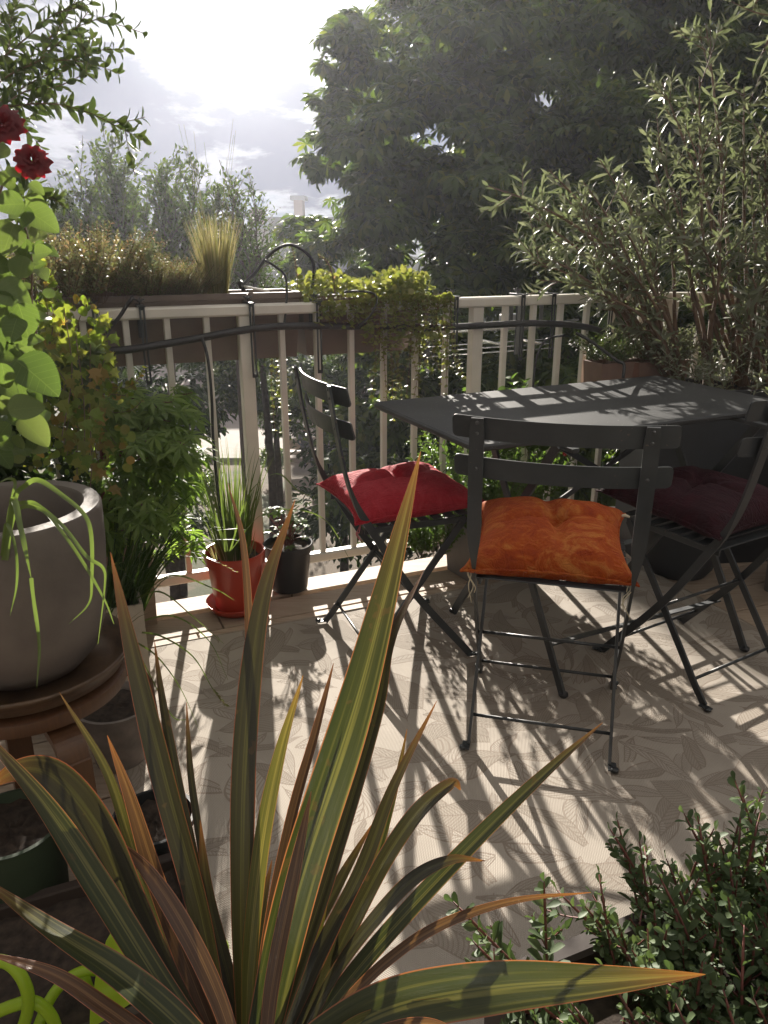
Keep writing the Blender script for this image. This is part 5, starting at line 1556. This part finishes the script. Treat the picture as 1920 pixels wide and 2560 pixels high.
# sedge stalks arching over the left edge of the rug
arch = plant('sedge_stalks', Vector((-.79, 2.02, .22)), 'long thin green stalks with a seed head arching over the left edge of the rug', 'grass plant')
hd = Leaves(SIMPLE)
for q, l in enumerate(([(330, 1500, 2.2), (400, 1480, 2.12), (480, 1540, 2.05), (560, 1610, 2.0)], [(330, 1560, 2.2), (430, 1540, 2.1), (520, 1600, 2.0), (570, 1700, 1.96)], [(340, 1580, 2.2), (400, 1590, 2.1), (480, 1640, 2.0), (530, 1720, 1.95), (562, 1760, 1.94)],
     [(330, 1600, 2.2), (390, 1640, 2.1), (450, 1720, 2.0), (500, 1830, 1.92)], [(330, 1520, 2.2), (420, 1440, 2.1), (530, 1470, 2.0), (585, 1500, 2.0)], [(340, 1620, 2.2), (380, 1700, 2.05), (430, 1790, 1.95), (470, 1800, 1.9)],
     [(330, 1480, 2.2), (380, 1370, 2.15), (450, 1290, 2.1), (520, 1240, 2.1)], [(330, 1540, 2.2), (380, 1420, 2.15), (430, 1370, 2.1), (500, 1400, 2.05)])):
    path = bez([P(*z) for z in l], 24); V = []; F = []
    for i, p in enumerate(path):
        f = i / (len(path) - 1); hw = .0022 * (1 - f ** 2) + .0003; V += [p + Vector((0, 0, -hw)), p + Vector((hw * .6, hw * .6, hw))]
    for i in range(len(path) - 1): F.append((2 * i, 2 * i + 1, 2 * i + 3, 2 * i + 2))
    mb = MB(); mb.add(V, F, True); child(mb.build('stalk', G['grassblade']), arch)
    if q == 2:
        for z in range(16):
            p, td = at(path, 1 - z * .016); hd.add(p, td + rvec(.5), rvec(), .014)
child(hd.build('seed_head', G['straw']), arch)
# ------------------------------------------------------------------ garden far below
GZ = -6.5
t = NT('garden_ground')
n_ = t.noise(.35, 6, .6); n2 = t.noise(6, 5, .7)
c = t.ramp(n_, [(.38, (.10, .072, .048)), (.50, (.13, .095, .065)), (.56, (.035, .055, .016))])
c = t.mix(t.math('MULTIPLY', n2, .5), c, (.14, .11, .07))
M['ground'] = t.done(t.pbr(c, .95, 0, t.bump(n2, .6, .02)))
mb = MB(); mb.add([(-62, -9, GZ), (62, -9, GZ), (62, 64, GZ), (-62, 64, GZ)], [(0, 1, 2, 3)])
tag(mb.build('ground', M['ground']), kind='structure')
# lawn strip right under the balcony, on a planted terrace
mb = MB(); mb.box((0, 0, -1.2), (9, 1.6, .1), Matrix.Translation(R(.6, 1.1, 0)) @ Matrix.Rotation(PH, 4, 'Z'))
tag(mb.build('earth_bank', mat_plain('earth', (.10, .085, .045), .95, var=.4)), kind='structure')
V = []; F = []
for i in range(14000):
    s_, d_ = rng.uniform(-3, 4.4), rng.uniform(.35, 1.85); b = R(s_, d_, -1.15); a = rng.uniform(0, 6.28)
    h_ = rng.uniform(.05, .14); q = Vector((math.cos(a), math.sin(a), 0)); l = len(V); tl_ = rvec(.04)
    V += [b - q * .004, b + q * .004, b + Vector((tl_.x, tl_.y, h_))]; F.append((l, l + 1, l + 2))
tag(mesh_np('grass', np.array([tuple(v) for v in V]), np.array(F), G['grassblade']), 'green grass growing below the deck edge', 'grass', kind='stuff')
# paved terrace far down in the garden
c0 = PZ(690, 1100, GZ + .15)
mb = MB(); mb.box((c0.x, c0.y + 1.0, GZ + .05), (6.4, 7.5, .22), None, .02)
tag(mb.build('garden_terrace', mat_plain('terrace_stone', (.20, .165, .135), .85, var=.1, nscale=3)), kind='structure')

# person sitting on a bench on the terrace
bc = PZ(765, 1158, GZ + .16)
bench = empty('garden_bench', bc, math.radians(15), 'wooden garden bench the far off person sits on', 'bench')
for nm, cc, ss in (('seat', (0, 0, .42), (1.5, .42, .05)), ('backrest', (0, .22, .70), (1.5, .04, .40))):
    mb = MB(); mb.box(cc, ss, None, .01); mb.build(nm, M['deck_wood'], bench)
for x in (-.65, .65):
    for y in (-.17, .17):
        mb = MB(); mb.box((x, y, .20), (.06, .06, .40)); mb.build('leg', M['deck_wood'], bench)
def person(loc, rz):
    J = [(0, .05, .52), (0, .06, .80), (0, .04, 1.05), (0, .01, 1.14), (0, -.01, 1.24), (0, -.01, 1.33),
         (-.11, -.02, .52), (-.13, -.42, .52), (-.13, -.44, .10), (-.13, -.56, .05), (.11, -.02, .52), (.13, -.42, .53), (.14, -.40, .10), (.14, -.52, .05),
         (-.19, .04, 1.03), (-.26, .0, .78), (-.12, -.22, .68), (.19, .04, 1.03), (.27, -.02, .78), (.13, -.24, .70), (-.08, -.28, .67), (.08, -.30, .69)]
    E = [(0, 1), (1, 2), (2, 3), (3, 4), (4, 5), (0, 6), (6, 7), (7, 8), (8, 9), (0, 10), (10, 11), (11, 12), (12, 13), (2, 14), (14, 15), (15, 16), (2, 17), (17, 18), (18, 19), (16, 20), (19, 21)]
    Rd = [.15, .15, .16, .055, .09, .085, .095, .07, .05, .04, .095, .07, .05, .04, .06, .045, .035, .06, .045, .035, .03, .03]
    me = bpy.data.meshes.new('person'); me.from_pydata([Vector(j) for j in J], E, []); o = bpy.data.objects.new('person', me); COL.objects.link(o)
    md = o.modifiers.new('skin', 'SKIN'); sv = me.skin_vertices[0].data
    for i, r_ in enumerate(Rd): sv[i].radius = (r_, r_ * .8)
    sv[0].use_root = True
    o.modifiers.new('sub', 'SUBSURF').levels = 1; o.modifiers['sub'].render_levels = 1
    me.materials.append(mat_plain('dark_clothes', (.035, .035, .045), .9))
    o.location = loc; o.rotation_euler = (0, 0, rz)
    # hair and face as children
    mb = MB(); mb.lathe([(0, .125), (.06, .115), (.10, .07), (.112, .0), (.10, -.06), (.0, -.07)], (0, .015, 1.31), 16); mb.build('hair', mat_plain('grey_hair', (.45, .44, .43), .8), o)
    mb = MB(); mb.lathe([(0, .10), (.05, .08), (.078, .0), (.06, -.08), (0, -.11)], (0, -.045, 1.29), 14); mb.build('face', mat_plain('skin', (.50, .30, .22), .6), o)
    return o
pe = person(bc, math.radians(15)); tag(pe, 'grey haired person in dark clothes sitting far down in the garden', 'person')

# ------------------------------------------------------------------ trees
def crown_tree(name, label, base, lobes, mat, tmpl, size, n, trunk_r=.2, cat='tree', group=None, inner=.35, hang=-.25, seedy=1.0, limbs=True):
    """lobes: (centre, radii); leaves sit in ragged shells of sub-clumps round every lobe."""
    root = plant(name, base, label, cat, group)
    L = Leaves(tmpl); tk = MB()
    vol = [r[0] * r[2] + r[0] * r[1] for (_, r) in lobes]; tot = sum(vol)
    for (c_, rad_), v_ in zip(lobes, vol):
        c_ = np.array(c_, float); rad_ = np.array(rad_, float)
        k = int(n * v_ / tot)
        nc = max(6, k // 46)
        u_ = unit(rng.normal(size=(nc, 3))); rr = 1 - inner * rng.uniform(0, 1, (nc, 1)) ** 1.6
        cc = c_ + u_ * rad_ * rr
        per = k // nc
        cs = .34 * rad_.mean() * rng.uniform(.55, 1.2, (nc, 1, 1))
        off = rng.normal(size=(nc, per, 3)) * np.array([1, 1, .42]) * cs * .55
        pos = cc[:, None, :] + off
        # each sprig droops outwards like an umbrella
        oo = unit(off + u_[:, None, :] * cs * .8)
        pos[:, :, 2] -= .25 * np.linalg.norm(off[:, :, :2], axis=-1)
        Dn = unit(oo + rng.normal(size=oo.shape) * .35 + np.array([0, 0, hang])); Nn = unit(np.array([0, 0, 1.0]) + oo * .5 + rng.normal(size=oo.shape) * .3)
        m = nc * per
        L.addmany(pos.reshape(m, 3), Dn.reshape(m, 3), Nn.reshape(m, 3), rng.uniform(.7, 1.2, m) * size)
        if limbs:
            for i in range(min(nc, LIMBS)):
                b = Vector(base) + Vector((0, 0, (c_[2] - base[2]) * .45)); e = Vector(cc[i]); mid = b.lerp(e, .55) + Vector((0, 0, -.1)) + rvec(.15)
                tk.tube(bez([b, mid, e], 10), [trunk_r * .35 * (1 - q / 12) + .01 for q in range(11)], 6, caps=False)
    top = Vector(lobes[0][0]); b = Vector(base)
    pth = bez([b, b.lerp(top, .4) + rvec(.15), b.lerp(top, .85)], 14); m = len(pth)
    tk.tube(pth, [trunk_r * (1 - .6 * i / m) for i in range(m)], 12)
    child(L.build('crown', mat), root); child(tk.build('trunk', G['bark']), root)
    return root

# the big chestnut right of the sky
ch = []
LIMBS = 0
def LB(px, py, t_, r_): p = P(px, py, t_); return ((p.x, p.y, p.z), (r_, r_ * .9, r_ * .85))
for (px, py, t_, r_) in ((1500, 150, 13.5, 2.6), (1180, 60, 12.5, 1.7), (1000, 180, 12.5, 1.15), (1150, 330, 12.0, 1.5), (960, 400, 12.2, 1.15), (860, 360, 12.4, .65), (800, 385, 12.5, .42), (900, 520, 12.2, .95), (950, 40, 12.8, .75), (1100, 560, 12.0, 1.2),
                         (1350, 420, 12.0, 1.5), (1600, 420, 12.0, 1.7), (1850, 250, 12.5, 1.9), (1000, 690, 12.5, 1.25), (1250, 700, 12.0, 1.4), (1500, 700, 11.5, 1.5), (1800, 600, 12.0, 1.8), (860, 640, 12.8, .8), (760, 600, 13.5, .65), (880, 900, 12.5, 1.1), (1100, 950, 12.0, 1.3),
                         (1350, 950, 12.0, 1.4), (1600, 900, 12, 1.5), (1850, 950, 12, 1.6), (1300, -150, 13.5, 1.6), (1600, -150, 13.5, 2.2), (1900, -50, 13, 2.0), (1090, -60, 13, .9), (960, 1150, 12.5, 1.2), (1250, 1150, 12.5, 1.4), (1700, 1200, 12.5, 1.8), (840, 150, 12.8, .32), (850, 270, 12.5, .40), (790, 560, 13.4, .5)):
    ch.append(LB(px, py, t_, r_))
cbase = P(1400, 1500, 14); 
crown_tree('chestnut_tree', 'huge chestnut tree in full leaf filling the view right of the bright sky', Vector((cbase.x, cbase.y, GZ)), ch, G['chest'], CHEST, .21, CHEST_N, .38)
# back layer that closes the crown
bl = [LB(px, py, t_, r_) for (px, py, t_, r_) in ((1150, 250, 16, 2.2), (1450, 300, 16, 2.6), (1800, 300, 16, 2.8), (1150, 650, 16, 2.2), (1550, 750, 16, 2.8), (1050, 1000, 16, 2.0), (1450, 1050, 16, 2.6), (1850, 1000, 16, 2.6))]
b2 = P(1500, 1500, 17)
crown_tree('chestnut_tree', 'second chestnut standing in the shade behind the huge one', Vector((b2.x, b2.y, GZ)), bl, G['chest'], CHEST, .28, 9000, .3)

# feathery trees left of the grass clump, against the sky
def sprig_tree(name, label, px0, tips, t_, n_leaf, size, mat, base_py=1500, lw=.02):
    b = P(px0, base_py, t_); base = Vector((b.x, b.y, GZ)); root = plant(name, base, label, 'tree')
    L = Leaves(SIMPLE); tk = MB()
    low = P(px0, 900, t_)
    tk.tube([base, base.lerp(low, .6) + rvec(.1), low], [.11, .09, .07], 8)
    for (tx, ty) in tips:
        tip = P(tx, ty, t_ + rng.uniform(-1.2, 1.2)); mid = low.lerp(tip, .5) + rvec(.15)
        path = bez([low, mid, tip], 20); m = len(path)
        tk.tube(path, [.045 * (1 - i / m) + .005 for i in range(m)], 5, caps=False)
        for q in range(52):
            p, td = at(path, rng.uniform(.18, 1.0)); e = p + (td * .8 + rvec(.9) + Vector((0, 0, .35))).normalized() * rng.uniform(.25, .75)
            sp = bez([p, p.lerp(e, .5) + rvec(.03), e], 5); tk.tube(sp, .006, 3, caps=False)
            k = n_leaf
            for z in range(k):
                pp, tt = at(sp, rng.uniform(.1, 1.0)); L.add(pp + rvec(.06), tt + rvec(.9), rvec() + Vector((0, 0, .6)), size * rng.uniform(.7, 1.3))
    child(L.build('crown', mat), root); child(tk.build('trunk', G['bark']), root)
sprig_tree('slender_tree', 'slender feathery tree standing against the sky above the brown sedum', 270, [(275, 385), (240, 400), (200, 440), (310, 420), (170, 520), (330, 500), (140, 560), (290, 480), (230, 520), (130, 640), (190, 600), (250, 640), (320, 600)], 13.5, 20, .10, G['tree'])
sprig_tree('slender_tree', 'second feathery tree just left of the feather grass plumes', 430, [(405, 430), (380, 470), (440, 480), (500, 450), (350, 540), (470, 540), (520, 560), (410, 560), (560, 500), (490, 640), (430, 650), (360, 640), (560, 620)], 14, 20, .10, G['tree'])
sprig_tree('slender_tree', 'thin leafy twig tree poking up left of the distant buildings', 600, [(640, 510), (610, 560), (575, 490), (650, 640), (560, 560), (600, 640), (620, 690)], 12.5, 12, .08, G['tree'])
for (lab, L_, mt, sz, n_) in (
    ('bright bushy garden tree behind the hose arc', [LB(640, 690, 15, .8), LB(560, 720, 15, .8), LB(720, 710, 15.5, .7), LB(620, 830, 15, 1.0)], 'tree', .10, 5200),
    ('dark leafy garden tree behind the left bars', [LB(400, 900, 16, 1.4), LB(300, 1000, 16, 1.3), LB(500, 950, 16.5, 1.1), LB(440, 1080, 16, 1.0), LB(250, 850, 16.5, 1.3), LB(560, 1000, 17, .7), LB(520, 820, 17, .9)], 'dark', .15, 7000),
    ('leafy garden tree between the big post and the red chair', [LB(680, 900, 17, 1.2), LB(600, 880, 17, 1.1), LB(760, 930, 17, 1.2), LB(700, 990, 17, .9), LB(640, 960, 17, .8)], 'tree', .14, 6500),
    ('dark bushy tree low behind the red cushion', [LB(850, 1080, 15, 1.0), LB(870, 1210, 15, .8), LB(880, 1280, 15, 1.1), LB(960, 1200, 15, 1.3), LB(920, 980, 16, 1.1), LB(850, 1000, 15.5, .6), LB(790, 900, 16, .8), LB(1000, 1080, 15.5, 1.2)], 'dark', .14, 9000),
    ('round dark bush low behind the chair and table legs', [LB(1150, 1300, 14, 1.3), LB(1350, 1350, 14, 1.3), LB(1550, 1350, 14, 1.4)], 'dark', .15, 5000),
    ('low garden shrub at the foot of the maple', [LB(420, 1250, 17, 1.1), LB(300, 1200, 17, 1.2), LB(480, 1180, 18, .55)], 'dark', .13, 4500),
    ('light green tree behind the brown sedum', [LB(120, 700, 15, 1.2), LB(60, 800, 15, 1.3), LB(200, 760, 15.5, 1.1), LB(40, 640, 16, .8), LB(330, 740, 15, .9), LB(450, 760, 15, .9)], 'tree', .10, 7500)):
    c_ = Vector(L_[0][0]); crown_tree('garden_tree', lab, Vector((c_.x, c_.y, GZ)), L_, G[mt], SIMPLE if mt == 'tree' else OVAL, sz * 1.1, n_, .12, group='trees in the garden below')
# thin young tree on the terrace and its shade
yt = PZ(672, 1160, GZ + .1)
root = plant('young_tree', yt, 'thin young tree with twin bent trunks in front of the paved terrace', 'tree')
tk = MB()
tk.tube(bez([PZ(690, 1180, GZ), P(683, 1140, 26), P(666, 1108, 26), P(672, 1080, 26), P(680, 1040, 26)], 12), .07, 8); tk.tube(bez([PZ(690, 1180, GZ), P(688, 1140, 26), P(675, 1110, 26), P(684, 1080, 26), P(700, 1030, 26)], 12), .06, 8)
child(tk.build('trunk', G['bark']), root)
L = Leaves(SIMPLE)
for i in range(1500):
    q = rng.integers(3); c_ = (P(690, 1010, 26), P(640, 1000, 26), P(685, 1145, 26))[q]; r_ = (1.1, .9, .5)[q]
    L.add(c_ + rvec(r_ * rng.uniform(.3, 1)), rvec(), rvec() + Vector((0, 0, .6)), .17)
child(L.build('crown', G['tree']), root)

# ------------------------------------------------------------------ distant buildings
M['wall_b'] = mat_plain('render_beige', (.46, .42, .38), .9, var=.06, nscale=.4)
M['wall_g'] = mat_plain('grey_blue_cladding', (.27, .30, .34), .7, var=.06, nscale=.4)
M['brick'] = mat_plain('chimney_brick', (.30, .22, .20), .9, var=.1)
M['glass_b'] = mat_plain('window_glass', (.10, .13, .16), .15, var=.05, bump=.0)
M['frame_w'] = mat_plain('window_frame', (.6, .6, .6), .6)
def house(name, label, px0, px1, pyt, t_, depth, mat, wins, cat='building'):
    a, b = P(px0, pyt, t_), P(px1, pyt, t_)
    cx_, wd_ = (a.x + b.x) / 2, b.x - a.x; zt = a.z; y_ = a.y
    root = empty(name, (cx_, y_, GZ), 0, label, cat)
    h_ = zt - GZ
    mb = MB(); mb.box((0, depth / 2, h_ / 2), (wd_, depth, h_)); mb.build('wall', mat, root)
    mb = MB(); mb.box((0, depth / 2, h_ + .15), (wd_ + .5, depth + .5, .3)); mb.build('roof', M['wall_g'], root)
    nx_, nz_, ww, wh = wins
    for i in range(nx_):
        for j in range(nz_):
            x_ = -wd_ / 2 + wd_ * (i + .5) / nx_; z_ = h_ - 2.2 - 3 * j
            mb = MB(); mb.box((x_, -.03, z_), (ww, .10, wh)); f_ = mb.build('window', M['frame_w'], root)
            mb = MB(); mb.box((x_, -.085, z_), (ww - .2, .04, wh - .2)); mb.build('pane', M['glass_b'], f_)
    return root, h_, wd_
h1, hh, ww = house('flat_roof_house', 'low beige flat roofed house in the distance beside the hose arc', 520, 702, 572, 52, 5, M['wall_b'], (0, 0, 0, 0))
mb = MB(); mb.box((.6, 2, hh + .7), (.9, .9, 1.2)); mb.build('chimney', M['brick'], h1)
mb = MB(); mb.tube([(-.3, 1, hh), (-.3, 1, hh + 1.6)], .025, 6); mb.box((-.3, 1, hh + 1.35), (.5, .03, .03)); mb.build('aerial', M['wire'], h1)
h2, hh, ww = house('apartment_house', 'grey blue apartment house with a balcony half hidden by the chestnut', 672, 860, 556, 47, 6, M['wall_g'], (6, 3, .5, 1.0))
mb = MB(); mb.box((0, -1.0, hh - 3.4), (ww, 2.0, .18)); mb.box((0, -1.95, hh - 2.9), (ww, .06, .9)); mb.build('balcony', M['wall_g'], h2)
mb = MB(); mb.box((-1.0, -1.9, hh / 2 - 2), (.6, .6, hh - 4)); mb.build('column', M['wall_g'], h2)
h3, hh, ww = house('apartment_tower', 'narrow pinkish tower block rising over the trees far away', 734, 755, 500, 58, 2, M['brick'], (0, 0, 0, 0))
for (a, b, yy, tt, lab) in ((80, 230, 625, 54, 'hazy low apartment block far off at the left'), (250, 420, 632, 56, 'hazy wide block on the horizon behind the slender trees'), (470, 590, 618, 53, 'hazy block on the horizon behind the feather grass')):
    house('distant_house', lab, a, b, yy, tt, 4, M['wall_b'], (5, 2, .8, .9))
# wooded ridge on the horizon
V = []; F = []; n = 80
for i in range(n + 1):
    x = -61 + 122 * i / n; z = -.3 + .5 * math.sin(i * .35) + .3 * math.sin(i * 1.3); V += [(x, 60.5, GZ), (x, 61, z), (x, 63.5, z - .3)]
for i in range(n):
    for j in range(2): a = 3 * i + j; F.append((a, a + 3, a + 4, a + 1))
mb = MB(); mb.add(V, F, True); tag(mb.build('hills', mat_plain('far_woods', (.055, .08, .05), .95, var=.3, nscale=.02)), kind='structure')

# ------------------------------------------------------------------ lens glare toward the sun, imitated by added haze
if GLARE_HAZE > 0:
    mb = MB(); mb.box((0, 28, (-7.6 + HTOP) / 2), (128, 76, HTOP + 7.6)); hz = mb.build('glare_haze', None)
    hz.data.materials.clear()
    m_ = bpy.data.materials.new('glare_haze_air'); m_.use_nodes = True; q = m_.node_tree; q.nodes.clear()
    oo = q.nodes.new('ShaderNodeOutputMaterial'); vv = q.nodes.new('ShaderNodeVolumePrincipled')
    vv.inputs['Color'].default_value = (.88, .90, 1.0, 1); vv.inputs['Density'].default_value = GLARE_HAZE; vv.inputs['Anisotropy'].default_value = GLARE_HAZE_G
    q.links.new(vv.outputs[0], oo.inputs['Volume']); hz.data.materials.append(m_); tag(hz, kind='stuff')
# ------------------------------------------------------------------ the house the terrace belongs to (behind the viewer)
hb = empty('house', R(0, -4.6, 0), PH, 'rendered house wall with a glazed door that the terrace is built against', 'house')
M['house'] = mat_plain('house_render', (.13, .12, .11), .9, var=.06, nscale=3)
mb = MB(); mb.box((-3.6, -.15, 2.2), (5.4, .3, 8.0)); mb.box((3.9, -.15, 2.2), (5.4, .3, 8.0)); mb.box((.15, -.15, 4.35), (2.1, .3, 3.7)); mb.build('wall', M['house'], hb)
mb = MB(); mb.box((.15, -.12, 1.2), (2.1, .06, 2.4), None, .01); mb.build('door', M['glass_b'], hb)
